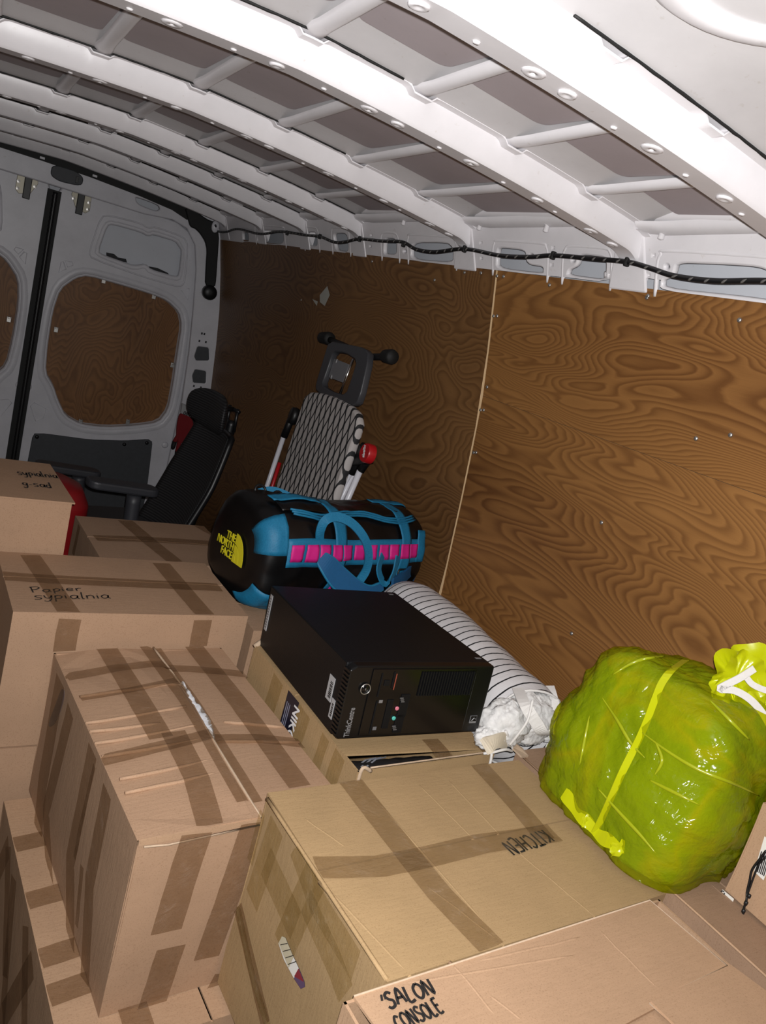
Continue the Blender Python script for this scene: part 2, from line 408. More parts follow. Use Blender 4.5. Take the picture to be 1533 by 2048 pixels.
def build_wall_right():
    root = bpy.data.objects.new('wall_right', None); COL.objects.link(root); struct(root)
    # outer skin behind everything
    zs = [-1.55, -.77, -.36, -.125, .05, .23, .36, .43]
    m = MB(); m.grid(lambda a, b: (wall_x(ZC+zs[round(b*7)])+.075, -.3+4.95*a, ZC+zs[round(b*7)]), 2, 8)
    m.obj('outer_skin', 'skin', root, smooth=True)
    # pressed inner frame above the plywood
    A = Vector((1.352, 0, ZC+.165)); B = Vector((1.268, 0, ZC+.385))
    ay = (B-A).normalized(); ax = Vector((0, -1, 0)); az = ax.cross(ay)
    PM = frame(A, ax, ay, az)
    def L(px, py): q = onp(px, py, A, az)-A; return (q.dot(ax), q.dot(ay))
    H = []
    for poly in ([(1356, 521), (1440, 523), (1524, 528), (1560, 545), (1560, 615), (1533, 602), (1326, 580), (1328, 556), (1349, 549)],
                 [(1162, 504), (1218, 510), (1220, 530), (1218, 564), (1136, 553), (1141, 536), (1158, 528)],
                 [(1001, 491), (1057, 497), (1059, 525), (1093, 530), (1093, 551), (996, 539), (997, 506)],
                 [(826, 482), (899, 482), (912, 495), (912, 528), (824, 521)], [(773, 473), (797, 475), (799, 511), (770, 511)],
                 [(668, 464), (699, 464), (702, 506), (675, 503)], [(522, 458), (571, 460), (571, 491), (515, 486)], [(615, 462), (637, 462), (640, 494), (615, 493)],
                 [(487, 462), (500, 463), (502, 484), (488, 483)]):
        H.append(smooth_poly([L(*p) for p in poly], 2, .18))
    for px, py, r in ((1112, 495, 4), (1109, 529, 4), (1313, 510, 5), (1303, 550, 5), (967, 485, 3.5), (968, 516, 3.5), (747, 470, 3), (745, 492, 3), (578, 467, 2.5), (1218, 549, 2.5)):
        H.append([L(px+a*r, py+b*r) for a, b in ((-1, -1), (1, -1), (1, 1), (-1, 1))])
    for px, py, r in ((1340, 533, 8), (1068, 512, 7), (1152, 520, 6), (814, 502, 5)):
        H.append([L(px+r*math.cos(k*PI/5), py+r*1.15*math.sin(k*PI/5)) for k in range(10)])
    plate('inner_frame', [(-4.60, -.02), (.30, -.02), (.30, .24), (-4.60, .24)], H, .016, 'white', PM, root, .005)
    # raised lips round the larger openings
    for h in H[:8]:
        c = Vector((sum(p[0] for p in h)/len(h), sum(p[1] for p in h)/len(h)))
        x0_, x1_ = min(p[0] for p in h)-.014, max(p[0] for p in h)+.014; yt = max(p[1] for p in h)+.014
        pts = [PM @ Vector((x, y, .004)) for x, y in ((x0_, .055), (x0_, yt-.03), (x0_+.008, yt-.008), (x0_+.03, yt), (x1_-.03, yt), (x1_-.008, yt-.008), (x1_, yt-.03), (x1_, .055))]
        MB().tube(catmull(pts, 4), .0055, 8).obj('lip', 'white', root, smooth=True)
    # feet of the bows and the rail along the roof edge
    for yf, wd in BOWS:
        m = MB(); y0, y1 = yf-wd-.008, yf+.010
        m.prism([(y0-.02, .0), (y0, .13), (y1, .13), (y1+.02, .0)], 0, .007, lambda y, h, d: tuple(A+ay*(h+.06)+az*(.004+d)+Vector((0, y, 0))))
        m.obj('bow_foot', 'white', root, bevel=.004)
    for dz, dx, r in ((.372, 1.262, .024), (.345, 1.292, .012)):
        m = MB(); m.tube([(dx, -.3, ZC+dz), (dx, 1, ZC+dz), (dx, 3, ZC+dz), (dx, 4.62, ZC+dz)], r, 10)
        m.obj('roof_rail', 'white', root, smooth=True)
    for px, py in ((1094, 455), (1325, 468), (808, 443), (960, 452)):
        p = onp(px, py, A+az*.02, az)
        MB().lathe([(.002, -.012), (.007, -.010), (.006, .004), (.010, .006), (.010, .012), (.003, .013)], 10, lambda x, y, z: tuple(p+Vector((x, y, z)))).obj('plastic_plug', 'white', root, smooth=True)
    # plywood lining: three sheets bent to the wall
    def sheet(y0, y1, z0, z1, mat):
        N = 10; t = .009
        m = MB()
        def sf(off):
            return lambda a, b: (wall_x(ZC+z0+(z1-z0)*b)-off, y0+(y1-y0)*a, ZC+z0+(z1-z0)*b)
        m.grid(sf(t), 9, N)
        s = m.obj('plywood_sheet', mat, root, smooth=True)
        e = MB()
        path = [(y0, z0), (y1, z0), (y1, z1), (y0, z1)]
        for (ya, za), (yb, zb) in zip(path, path[1:]+path[:1]):
            g = [(ya+(yb-ya)*k/8, za+(zb-za)*k/8) for k in range(9)]
            e.grid(lambda a, b: (wall_x(ZC+g[round(a*8)][1])-(t+.0002 if b < .5 else 0), g[round(a*8)][0], ZC+g[round(a*8)][1]), 9, 2)
        e.obj('sheet_edge', 'ply_edge', s)
        return s
    SL = sheet(1.845, 4.54, -1.54, .228, 'ply_l')
    SU = sheet(-.3, 1.838, -.118, .228, 'ply_r')
    SD = sheet(-.3, 1.838, -1.54, -.1190, 'ply_r2')
    screw = MB().lathe([(.0005, .003), (.004, .0025), (.0055, 0), (.001, -.002)], 10).mesh('screw', 'steel', True)
    for sh, pts in ((SL, [(963, 546), (995, 552), (988, 632), (962, 820), (948, 905), (930, 545), (745, 523), (603, 600), (870, 560)]),
                    (SU, [(1008, 553), (1100, 570), (1297, 592), (995, 632), (1295, 595), (1480, 640), (975, 774)]),
                    (SD, [(968, 820), (1393, 877), (1204, 1045), (1144, 1267), (953, 905), (1462, 870)])):
        for px, py in pts:
            p = onx(px, py, 1.33)
            for _ in range(6): p = onx(px, py, wall_x(p.z)-.0095)
            o = bpy.data.objects.new('screw', screw); COL.objects.link(o); o.parent = sh
            o.location = p; o.rotation_euler = (0, -PI/2, 0)
    # scraped paint flecks on the far sheet
    for poly in ([(640, 590), (655, 572), (660, 590), (650, 612), (640, 604)], [(625, 598), (636, 603), (634, 612)]):
        m = MB(); n = len(poly); vs = []
        for px, py in poly:
            p = onx(px, py, 1.33)
            for _ in range(6): p = onx(px, py, wall_x(p.z)-.0105)
            vs.append(p)
        m.add(vs, [tuple(range(n))]); m.obj('paint_fleck', plain('fleck', (.42, .42, .38), .8), SL)
    return root
wall_right = build_wall_right()

def build_wall_left():
    zs = [-1.55, -.77, -.36, -.125, .05, .23, .36, .43]
    m = MB(); m.grid(lambda a, b: (2*VX-wall_x(ZC+zs[round(b*7)]), 1.0+3.62*a, ZC+zs[round(b*7)]), 12, 8)
    struct(m.obj('wall_left', 'ply_l', smooth=True))
build_wall_left()

# ------------------------------------------------------------------ rear end: frame, two doors
def DM(y): return frame((0, y, 0), (1, 0, 0), (0, 0, 1), (0, -1, 0))
def D(px, py, y=YD): p = ony(px, py, y); return (p.x, p.z)
def mirror(poly): return [(2*VX-x, z) for x, z in poly]
def build_rear():
    yw = YD-.06
    # door aperture outline
    ap = [D(*p, yw) for p in ((375, 455), (392, 490), (394, 540), (388, 620), (380, 700), (366, 800), (348, 880), (330, 960))]
    ap = [(VX, D(110, 372, yw)[1]+.005), (.9, D(110, 372, yw)[1]+.003)]+[D(345, 437, yw)]+ap+[(1.31, .05)]
    aper = ap+mirror(ap[1:])[::-1]
    xo = [(wall_x(z)+.02, z) for z in (.0, .6, 1.0, 1.4, 1.6, 1.75, 1.85, 1.93)]
    outer = xo+[(2*VX-x, z) for x, z in xo[::-1]]
    H = [aper]
    H.append(smooth_poly([D(*p, yw) for p in ((268, 390), (318, 408), (322, 420), (312, 425), (278, 412), (270, 404))], 2, .2))
    H.append(smooth_poly([D(*p, yw) for p in ((393, 690), (418, 693), (419, 722), (390, 722), (386, 712))], 1, .12))
    H.append(smooth_poly([D(*p, yw) for p in ((388, 736), (413, 740), (412, 768), (384, 766), (382, 750))], 1, .12))
    plate('wall_rear', outer, H, .03, 'doorwhite', DM(yw), None, .006)
    wr = struct(bpy.data.objects['wall_rear'])
    MB().box((VX, YD+.12, .95), (2.1, .01, 1.95)).obj('outer_skin', 'skin', wr, world=True)
    # dark plastic fills of the pillar holes and the lamp recess of the header
    for pts in (((393, 690), (418, 693), (419, 722), (390, 722), (386, 712)), ((388, 736), (413, 740), (412, 768), (384, 766), (382, 750))):
        plate('blanking_plug', smooth_poly([D(*p, yw) for p in pts], 1, .12), [], .012, 'grey_trim', DM(yw-.006), wr, .003)
    plate('lamp_recess', smooth_poly([D(*p, yw-.02) for p in ((106, 330), (150, 343), (166, 356), (162, 371), (120, 362), (102, 350))], 2, .2), [], .012, 'grey_trim', DM(yw-.02), wr, .004)
    plate('lamp_slot', [D(*p, yw-.03) for p in ((153, 353), (158, 354), (156, 366), (151, 365))], [], .006, 'black', DM(yw-.028), wr, .001)
    # black rubber band over the header, down the corner to a round end
    band = [(-20, 271), (80, 303), (180, 338), (280, 372), (350, 398), (385, 425)]
    m = MB(); P = [ony(*p, yw-.025) for p in band]
    tops = [(-20, 288), (80, 320), (180, 354), (280, 392), (345, 420), (375, 440)]
    Q = [ony(*p, yw-.025) for p in tops]
    ups = [ony(p[0], p[1]-16, yw-.025) for p in band]
    vs = []; 
    for a, b in zip(ups, Q): vs += [a, b, a+Vector((0, .02, 0)), b+Vector((0, .02, 0))]
    fs = []
    for i in range(len(band)-1):
        o = 4*i; fs += [(o, o+1, o+5, o+4), (o+2, o+6, o+7, o+3), (o, o+4, o+6, o+2), (o+1, o+3, o+7, o+5)]
    m.add(vs, fs); m.obj('header_seal', 'rubber', wr, world=True)
    pc = [(372, 415), (392, 425), (412, 440), (428, 446), (436, 470), (434, 500), (430, 560), (428, 572), (412, 572), (414, 530), (416, 500), (412, 482), (402, 466), (392, 456), (382, 452), (378, 438)]
    plate('corner_cover', smooth_poly([D(*p, yw-.03) for p in pc], 1, .2), [], .025, 'rubber', DM(yw-.03), wr, .006)
    p = ony(419, 585, yw-.035)
    MB().lathe([(.004, -.025), (.036, -.025), (.042, -.012), (.042, .012), (.004, .014)], 20, lambda x, y, z: (p.x+x, p.y+z, p.z+y)).obj('grab_end', 'black', wr, smooth=True, world=True)
    p = ony(431, 453, yw-.045)
    MB().lathe([(.004, -.01), (.026, -.008), (.030, .004), (.004, .006)], 18, lambda x, y, z: (p.x+x*.75, p.y+z, p.z+y*1.2)).obj('white_cap', 'doorwhite', wr, smooth=True, world=True)
    for px, py in ((88, 305), (193, 341)):
        for dy in (0, 11):
            p = ony(px-dy*.3, py+dy, yw-.04); MB().box(p, (.022, .01, .010)).obj('clip', 'doorwhite', wr, world=True)
    for px, py in ((404, 667), (399, 682), (412, 684), (388, 772), (402, 775), (409, 668)):
        p = ony(px, py, yw-.016); MB().box(p, (.009, .004, .012)).obj('small_hole', 'void', wr, world=True)

    win = [(150, 553), (175, 548), (240, 566), (300, 584), (335, 598), (360, 622), (366, 650), (358, 700), (348, 770), (338, 820), (318, 846), (270, 853), (210, 856), (160, 850), (128, 832), (113, 800), (104, 772), (88, 745), (92, 690), (103, 620), (118, 576)]
    pan = [(67, 868), (90, 868), (180, 880), (250, 882), (296, 879), (304, 884), (300, 920), (292, 985), (280, 1040), (40, 1040), (55, 930)]
    def door(name, mir):
        f = (lambda q: mirror(q)[::-1]) if mir else (lambda q: q)
        fx = (lambda p: Vector((2*VX-p.x, p.y, p.z))) if mir else (lambda p: p)
        out = [D(*p) for p in ((128, 374), (200, 398), (300, 428), (352, 446), (384, 472), (391, 505), (390, 545), (384, 620), (376, 700), (360, 800), (342, 880), (326, 960))]
        out += [(1.30, .06), (VX+.022, .06)]+[D(*p) for p in ((23, 900), (70, 640), (112, 396))]
        w_ = smooth_poly([D(*p) for p in win], 1, .2)
        vent = smooth_poly([D(*p) for p in ((212, 449), (225, 446), (282, 462), (296, 470), (306, 466), (352, 480), (361, 493), (366, 500), (360, 552), (352, 556), (300, 541), (290, 530), (275, 533), (262, 532), (205, 512), (193, 504))], 1, .2)
        d = plate(name, f(out), [f(w_), f(vent)], .035, 'doorwhite', DM(YD), None, .008); struct(d)
        # pressed reveal round the window, then the plywood infill
        c = Vector((sum(p[0] for p in w_)/len(w_), sum(p[1] for p in w_)/len(w_)))
        m = MB(); n = len(w_)
        def rv(a, b):
            p = Vector(w_[int(round(a*n)) % n]); dd = p-c
            off, y = ((.040, -.019), (.022, -.026), (.004, -.020), (-.006, .006), (-.012, .030))[round(b*4)]
            q = p+dd.normalized()*off
            return fx(Vector((q.x, YD+y, q.y)))
        m.grid(rv, n, 5, wrapu=True); m.obj('window_reveal', 'doorwhite', d, smooth=True, world=True)
        plate('plywood_panel', f([tuple(c+(Vector(p)-c)*1.06) for p in w_]), [], .010, 'ply_win', DM(YD+.034), d, .001)
        for px, py in ((207, 556), (311, 589), (107, 657), (350, 731), (257, 848), (159, 848)):
            p = ony(px, py, YD+.010); cc = Vector((c.x, p.y, c.y)); p = p+(cc-p).normalized()*.014; mm = MB(); mm.box(fx(p), (.022, .008, .030)); mm.box(fx(p)+Vector((0, -.008, .010)), (.014, .010, .010)); mm.obj('clip', 'steel', d, bevel=.002, world=True)
        # embossed access-panel rim, stamped triangles and rounds
        rim = smooth_poly([D(*p, YD-.018) for p in ((203, 432), (220, 431), (280, 446), (296, 456), (312, 454), (368, 474), (376, 492), (370, 560), (364, 572), (350, 572), (282, 552), (184, 517), (178, 505))], 1, .2)
        MB().tube([fx(Vector((x, YD-.0175, z))) for x, z in rim], .0045, 6, closed=True).obj('panel_bead', 'doorwhite', d, smooth=True, world=True)
        rim2 = smooth_poly([D(*p, YD-.018) for p in ((209, 445), (224, 441), (283, 457), (296, 465), (308, 461), (356, 477), (364, 491), (370, 502), (363, 557), (352, 561), (298, 546), (289, 535), (275, 538), (260, 537), (200, 514), (188, 504))], 1, .2)
        MB().tube([fx(Vector((x, YD-.0175, z))) for x, z in rim2], .0035, 6, closed=True).obj('panel_bead', 'doorwhite', d, smooth=True, world=True)
        p0 = [D(*p, YD+.05) for p in ((190, 440), (385, 492), (376, 580), (175, 528))]
        plate('vent_backing', f(p0), [], .006, 'skin', DM(YD+.05), d, .001)
        for pts in (((213, 505), (228, 508), (236, 515), (252, 518), (254, 525), (236, 521), (213, 512)), ((298, 533), (315, 536), (336, 546), (340, 553), (318, 548), (300, 541))):
            plate('vent_slot', f([D(*p, YD+.044) for p in pts]), [], .004, 'void', DM(YD+.044), d, .0005)
        for pts in (((122, 524), (118, 545), (132, 538), (127, 524)), ((130, 521), (144, 524), (146, 530), (136, 534)), ((362, 580), (378, 577), (376, 600)), ((60, 812), (68, 806), (92, 818), (86, 836), (72, 842))):
            MB().tube([fx(ony(*p, YD-.0175)) for p in pts], .003, 5, closed=True).obj('stamping', 'doorwhite', d, smooth=True, world=True)
        for px, py in ((56, 773), (34, 888), (330, 890)):
            p = fx(ony(px, py, YD-.017)); MB().lathe([(.002, -.006), (.014, -.006), (.022, .002), (.002, .003)], 14, lambda x, y, z: (p.x+x, p.y+z, p.z+y)).obj('round_stamping', 'doorwhite', d, smooth=True, world=True)
        # grey trim over the lower door
        tr = plate('trim_panel', f(smooth_poly([D(*p, YD-.022) for p in pan], 1, .12)), [], .010, 'grey_trim', DM(YD-.022), d, .003)
        for px, py in ((74, 874), (249, 889), (294, 886)):
            p = fx(ony(px, py, YD-.03)); MB().lathe([(.001, -.004), (.010, -.003), (.011, .003), (.001, .004)], 12, lambda x, y, z: (p.x+x, p.y+z, p.z+y)).obj('push_clip', 'black', tr, smooth=True, world=True)
        # upper latch
        p = fx(ony(160, 405, YD-.022)); sg = -1 if mir else 1
        la = MB().prism([(-.055, .03), (-.05, .055), (.06, .045), (.062, -.03), (.04, -.05), (-.02, -.035)], -.006, .006, lambda x, y, z: (p.x+x*sg*.85, p.y+z, p.z+y*.9)).obj('latch_plate', 'bracket', d, bevel=.002, world=True)
        mm = MB(); mm.box(p+Vector((0, -.015, -.005)), (.034, .02, .11)); mm.box(p+Vector((0, -.012, .060)), (.13, .035, .018)); mm.obj('latch_hook', 'black', la, bevel=.003, world=True)
        for dx, dz in ((-.034, .01), (.042, .012), (.042, -.022)):
            q = p+Vector((dx*sg, -.008, dz)); MB().lathe([(.001, -.004), (.009, -.003), (.009, .003), (.001, .004)], 6, lambda x, y, z: (q.x+x, q.y+z, q.z+y)).obj('bolt', 'steel', la, world=True)
        return d
    d1 = door('door_1', False); d2 = door('door_2', True)
    # rubber between the doors with a corrugated conduit in front, and a black tube painting the shaded hinge-side gap
    m = MB(); m.box((VX, YD-.004, .89), (.066, .05, 1.74)); m.obj('door_seal', 'rubber', d1, world=True)
    pts = [(VX+.004, YD-.036, .06+i*.0105) for i in range(162)]
    MB().tube(pts, [.013 if i % 2 else .0105 for i in range(162)], 8).obj('conduit', 'black', d1, smooth=True, world=True)
    g = [ony(*p, YD-.03) for p in ((393, 488), (396, 530), (391, 600), (383, 690), (368, 790), (350, 880), (333, 960))]
    MB().tube(g, .008, 6).obj('hinge_gap_shade', 'rubber', wr, smooth=True, world=True)
build_rear()

# ------------------------------------------------------------------ handwriting: a small stroke alphabet
GL = {
 's': (.5, [[(.42, .48), (.2, .52), (.08, .4), (.2, .28), (.36, .18), (.3, .03), (.04, .02)]]),
 'y': (.5, [[(.05, .5), (.12, .15), (.3, .12), (.42, .48)], [(.42, .48), (.36, -.1), (.2, -.34), (.02, -.28)]]),
 'p': (.5, [[(.1, .5), (.08, -.36)], [(.1, .38), (.28, .52), (.42, .36), (.34, .1), (.1, .06)]]),
 'i': (.26, [[(.1, .5), (.12, .04)], [(.12, .68), (.15, .73)]]),
 'a': (.52, [[(.4, .46), (.2, .52), (.05, .3), (.14, .03), (.34, .12), (.42, .48)], [(.42, .48), (.4, .1), (.5, .02)]]),
 'l': (.28, [[(.12, 1.0), (.1, .1), (.2, .02)]]),
 'n': (.52, [[(.08, .5), (.08, .02)], [(.08, .34), (.26, .52), (.4, .4), (.42, .02)]]),
 'e': (.48, [[(.08, .28), (.38, .3), (.34, .48), (.16, .5), (.06, .26), (.16, .03), (.4, .06)]]),
 'r': (.42, [[(.08, .5), (.1, .02)], [(.1, .34), (.24, .5), (.38, .46)]]),
 'd': (.52, [[(.38, .4), (.16, .5), (.05, .22), (.2, .02), (.38, .18)], [(.4, 1.0), (.38, .02)]]),
 'g': (.5, [[(.38, .46), (.14, .5), (.06, .26), (.22, .1), (.38, .3)], [(.4, .5), (.34, -.2), (.16, -.34), (.04, -.2)]]),
 '-': (.36, [[(.05, .28), (.3, .3)]]), ' ': (.35, []),
 'P': (.6, [[(.1, 1), (.12, 0)], [(.02, .98), (.4, 1.02), (.52, .8), (.36, .56), (.1, .5)]]),
 'K': (.62, [[(.1, 1), (.12, 0)], [(.52, 1), (.12, .5), (.54, .02)]]), 'I': (.3, [[(.12, 1), (.12, 0)]]),
 'T': (.62, [[(0, .98), (.58, 1)], [(.3, 1), (.28, 0)]]),
 'C': (.62, [[(.52, .86), (.3, 1), (.08, .7), (.08, .3), (.28, 0), (.54, .12)]]),
 'H': (.64, [[(.1, 1), (.1, 0)], [(.52, 1), (.52, 0)], [(.1, .5), (.52, .52)]]),
 'E': (.56, [[(.1, 1), (.1, 0), (.5, 0)], [(.1, 1), (.5, 1)], [(.1, .52), (.42, .52)]]),
 'N': (.66, [[(.1, 0), (.1, 1), (.52, 0), (.54, 1)]]),
 'S': (.6, [[(.5, .86), (.3, 1), (.1, .82), (.24, .56), (.46, .4), (.44, .1), (.2, 0), (.04, .14)]]),
 'A': (.66, [[(.02, 0), (.3, 1), (.58, 0)], [(.14, .38), (.46, .38)]]), 'L': (.54, [[(.1, 1), (.1, 0), (.48, .02)]]),
 'O': (.68, [[(.32, 1), (.08, .74), (.08, .28), (.32, 0), (.56, .28), (.56, .74), (.32, 1)]]),
}
def handwrite(root, txt, org, ux, uy, wd, pen, slant=.12, mat='ink', squash=1.0):
    """org/ux/uy in world space; ux, uy unit vectors on the surface; wd = total length."""
    tot = sum(GL[c][0] for c in txt); s = wd/tot; nn = ux.cross(uy).normalized(); m = MB(); x = 0
    for ch in txt:
        adv, strokes = GL[ch]; jx, jy = random.uniform(-.03, .03), random.uniform(-.05, .05)
        for st in strokes:
            P = catmull([(px+x+jx+slant*py, (py+jy)*squash, 0) for px, py in st], 5) if len(st) > 2 else [Vector((px+x+jx+slant*py, (py+jy)*squash, 0)) for px, py in st]
            W = [org+ux*(p.x*s)+uy*(p.y*s)+nn*.0016 for p in P]
            n = len(W); vs = []
            for i in range(n):
                t = (W[min(n-1, i+1)]-W[max(0, i-1)]).normalized(); sd = nn.cross(t)*pen/2
                vs += [W[i]-sd, W[i]+sd]
            m.add(vs, [(2*i, 2*i+1, 2*i+3, 2*i+2) for i in range(n-1)])
        x += adv
    return m.obj('handwriting', mat, root, world=True)

# ------------------------------------------------------------------ cartons
def no_lift(p): return 0
class Carton:
    """A cardboard box: origin at the middle of its base, walls of 4 mm board, open top closed by flaps."""
    def __init__(s, label, fl, wdh, ztop, yaw, mat, flaps='x', seam=.5, group='moving boxes', name='cardboard_box', tilt=(0, 0), gap=.004):
        s.w, s.d, s.h = wdh; s.mat = mat; s.off = .0009; s.lf = no_lift
        yr = math.radians(yaw); c, sn = math.cos(yr), math.sin(yr)
        cx = fl[0]+c*s.w/2-sn*s.d/2; cy = fl[1]+sn*s.w/2+c*s.d/2
        s.root = thing(name, label, 'box', (cx, cy, ztop-s.h), yr, group)
        s.M = wm(s.root); s.inv = s.M.inverted()
        w, d, h, t = s.w/2, s.d/2, s.h, .004
        m = MB()
        hs = h-.004
        def dent(x, y, z):
            k = noise.noise(Vector((x*4+cx*9, y*4+cy*9, z*5)))*.0035
            n = Vector((x/w if abs(abs(x)-w) < .006 else 0, y/d if abs(abs(y)-d) < .006 else 0, 0))
            e = (1-abs(2*z/hs-1)**4)
            return Vector((x, y, z))+n*k*e
        for (x0, y0, x1, y1) in ((-w, -d, w, -d), (w, -d, w, d), (w, d, -w, d), (-w, d, -w, -d)):
            A = Vector((x0, y0, 0)); B = Vector((x1, y1, 0)); nrm = Vector((-(y1-y0), x1-x0, 0)).normalized()*t
            g = MB(); N, K = 9, 6
            g.grid(lambda a, b: dent(*(A+(B-A)*a+Vector((0, 0, hs*b)))), N, K)
            o = len(g.v); g.grid(lambda a, b: tuple(A+(B-A)*a+Vector((0, 0, hs*b))+nrm), N, K)
            for i in range(N-1): g.f.append((i*K+K-1, (i+1)*K+K-1, o+(i+1)*K+K-1, o+i*K+K-1))
            m.add(g.v, g.f)
        m.add([(-w, -d, .001), (w, -d, .001), (w, d, .001), (-w, d, .001)], [(0, 3, 2, 1)])
        s.body = m.obj('body', mat, s.root, merge=True, auto=40)
        if flaps == 'x':
            y = -d+s.d*seam
            s.flap([(-w, -d), (w, -d), (w, y-gap/2), (-w, y-gap/2)]); s.flap([(-w, y+gap/2), (w, y+gap/2), (w, d), (-w, d)])
        elif flaps == 'y':
            x = -w+s.w*seam
            s.flap([(-w, -d), (x-gap/2, -d), (x-gap/2, d), (-w, d)]); s.flap([(x+gap/2, -d), (w, -d), (w, d), (x+gap/2, d)])
    def flap(s, poly, dz=0, th=.004, f=None):
        z0 = s.h-.004+dz
        n = len(poly); m = MB()
        pp = []
        for i in range(n):
            a, b = Vector(poly[i]), Vector(poly[(i+1) % n]); k = max(1, int((b-a).length/.06))
            pp += [tuple(a+(b-a)*j/k) for j in range(k)]
        m.prism(pp, z0, z0+th, f); return m.obj('flap', s.mat, s.root)
    def pt(s, px, py, face='top', extra=0):
        d_ = s.inv.to_3x3() @ ray(px, py); o = s.inv @ CAM
        if face == 'top': t = (s.h-o.z)/d_.z
        elif face == 'front': t = (-s.d/2-o.y)/d_.y
        elif face == 'left': t = (-s.w/2-o.x)/d_.x
        elif face == 'right': t = (s.w/2-o.x)/d_.x
        return o+d_*t
    def tape(s, pts, width=.05, face='top', mat='tape', local=False, sub=8):
        N = {'top': Vector((0, 0, 1)), 'front': Vector((0, -1, 0)), 'left': Vector((-1, 0, 0)), 'right': Vector((1, 0, 0))}[face]
        P = [Vector(p) if local else s.pt(*p, face) for p in pts]
        lo = Vector((-s.w/2, -s.d/2, 0)); hi = Vector((s.w/2, s.d/2, s.h))
        s.off += .00035; lift = s.off+(.0030 if face != 'top' else .0006)
        Q = []
        for a, b in zip(P, P[1:]):
            Q += [a+(b-a)*k/sub for k in range(sub)]
        Q.append(P[-1]); vs = []
        for i, p in enumerate(Q):
            t = (Q[min(len(Q)-1, i+1)]-Q[max(0, i-1)]).normalized(); sd = N.cross(t)
            for q in (-1, -.33, .33, 1):
                v = p+sd*width/2*q*(1+.03*noise.noise(p*30+Vector((q, 0, 0))))
                v = Vector([min(max(v[k], lo[k]), hi[k]) if abs(N[k]) < .5 else v[k] for k in range(3)])
                vs.append(v+N*(s.lf(v) if face == 'top' else 0)+N*(lift+.0011*abs(noise.noise(p*25+Vector((q*2, 0, 3))))))
        n = len(Q); m = MB(); m.add(vs, [(4*i+k, 4*i+k+1, 4*i+5+k, 4*i+4+k) for i in range(n-1) for k in range(3)])
        return m.obj('packing_tape', mat, s.root, smooth=True)
    def crease(s, a, b, r=.0040, face='top'):
        r = .0040
        P = [s.pt(*p, face) for p in (a, b)]; n = 7; pts = []
        N = {'top': Vector((0, 0, 1)), 'front': Vector((0, -1, 0)), 'left': Vector((-1, 0, 0))}[face]
        for k in range(n):
            p = P[0]+(P[1]-P[0])*k/(n-1); pts.append(p+N*(-.0034+(s.lf(p) if face == 'top' else .003))+Vector((noise.noise(p*40), noise.noise(p*40+Vector((9, 0, 0))), 0))*.002)
        rs = [r*.75]+[r]*(n-2)+[r*.75]
        return MB().tube(pts, rs, 10).obj('crease', s.mat, s.root, smooth=True)
    def write(s, txt, p0, p1, pup, pen=.004, face='top', **k):
        a, b, u = (s.M @ s.pt(*p, face) for p in (p0, p1, pup))
        ux = (b-a).normalized(); n = {'top': Vector((0, 0, 1)), 'front': s.M.to_3x3() @ Vector((0, -1, 0))}[face]; uy = n.cross(ux).normalized()
        h = (u-a).dot(uy); wd = (b-a).length; tot = sum(GL[c][0] for c in txt)
        return handwrite(s.root, txt, a+n*.0008, ux, uy, wd, pen, squash=h/(wd/tot), **k)

# -- the taped box with the split top seam
bx = Carton('tall taped box with a split top seam showing white fluff', (.362, 1.001), (.398, .622, .355), .690, 5.4, 'card_a', flaps=None)
B1 = bx
def b1(px, py): p = B1.pt(px, py); return (p.x, p.y)
w2, d2 = bx.w/2, bx.d/2
s0, s1 = b1(304, 1293)[0], b1(507, 1615)[0]
slit = [b1(372, 1378), b1(395, 1420), b1(412, 1455), b1(424, 1484)]
slr = [b1(381, 1378), b1(412, 1420), b1(424, 1452), b1(428, 1484)]
def b1_lift(p):
    k = (p.y+d2)/(2*d2); xs_ = s1+(s0-s1)*k; t_ = (p.x+w2)/(xs_+w2) if p.x <= xs_ else -1
    if t_ >= 0: return .011*t_*t_*(.35+.65*math.exp(-((k-.55)/.3)**2))
    return -.003*max(0, 1-(p.x-xs_)/.12)
bx.lf = b1_lift
bx.flap([(-w2, -d2), (-w2*.4, -d2), (0, -d2), (s1, -d2)]+[(slit[3][0], slit[3][1]), slit[2], slit[1], slit[0]]+[(s0, d2), (-w2, d2)], f=lambda x, y, z: (x, y, z+b1_lift(Vector((x, y, 0)))))
bx.flap([(s1+.004, -d2+.012), (w2, -d2+.012), (w2, d2), (s0+.004, d2)]+[slr[0], slr[1], slr[2], slr[3]], dz=-.004, f=lambda x, y, z: (x, y, z+b1_lift(Vector((x, y, 0)))))
E_ = [(s1, -d2)]+[slit[3], slit[2], slit[1], slit[0]]+[(s0, d2)]; E_ = [Vector((x, y, bx.h-.002)) for x, y in E_]
E_ = [p+Vector((0, 0, b1_lift(p-Vector((.002, 0, 0))))) for p in E_]
MB().tube(catmull(E_, 5), .0026, 6).obj('raw_lit_edge', 'card_edge', bx.root, smooth=True)
MB().tube([(-w2+.01, -d2-.003, bx.h-.012), (-w2+.05, -d2-.004, bx.h-.016), (.05, -d2-.003, bx.h-.010), (s1, -d2-.003, bx.h-.010)], .0018, 6).obj('raw_lit_edge', 'card_edge', bx.root, smooth=True)
MB().box(((s1-w2)/2, -d2-.0015, bx.h-.004), (s1+w2, .004, .010)).obj('flap_layer', 'card_c', bx.root)
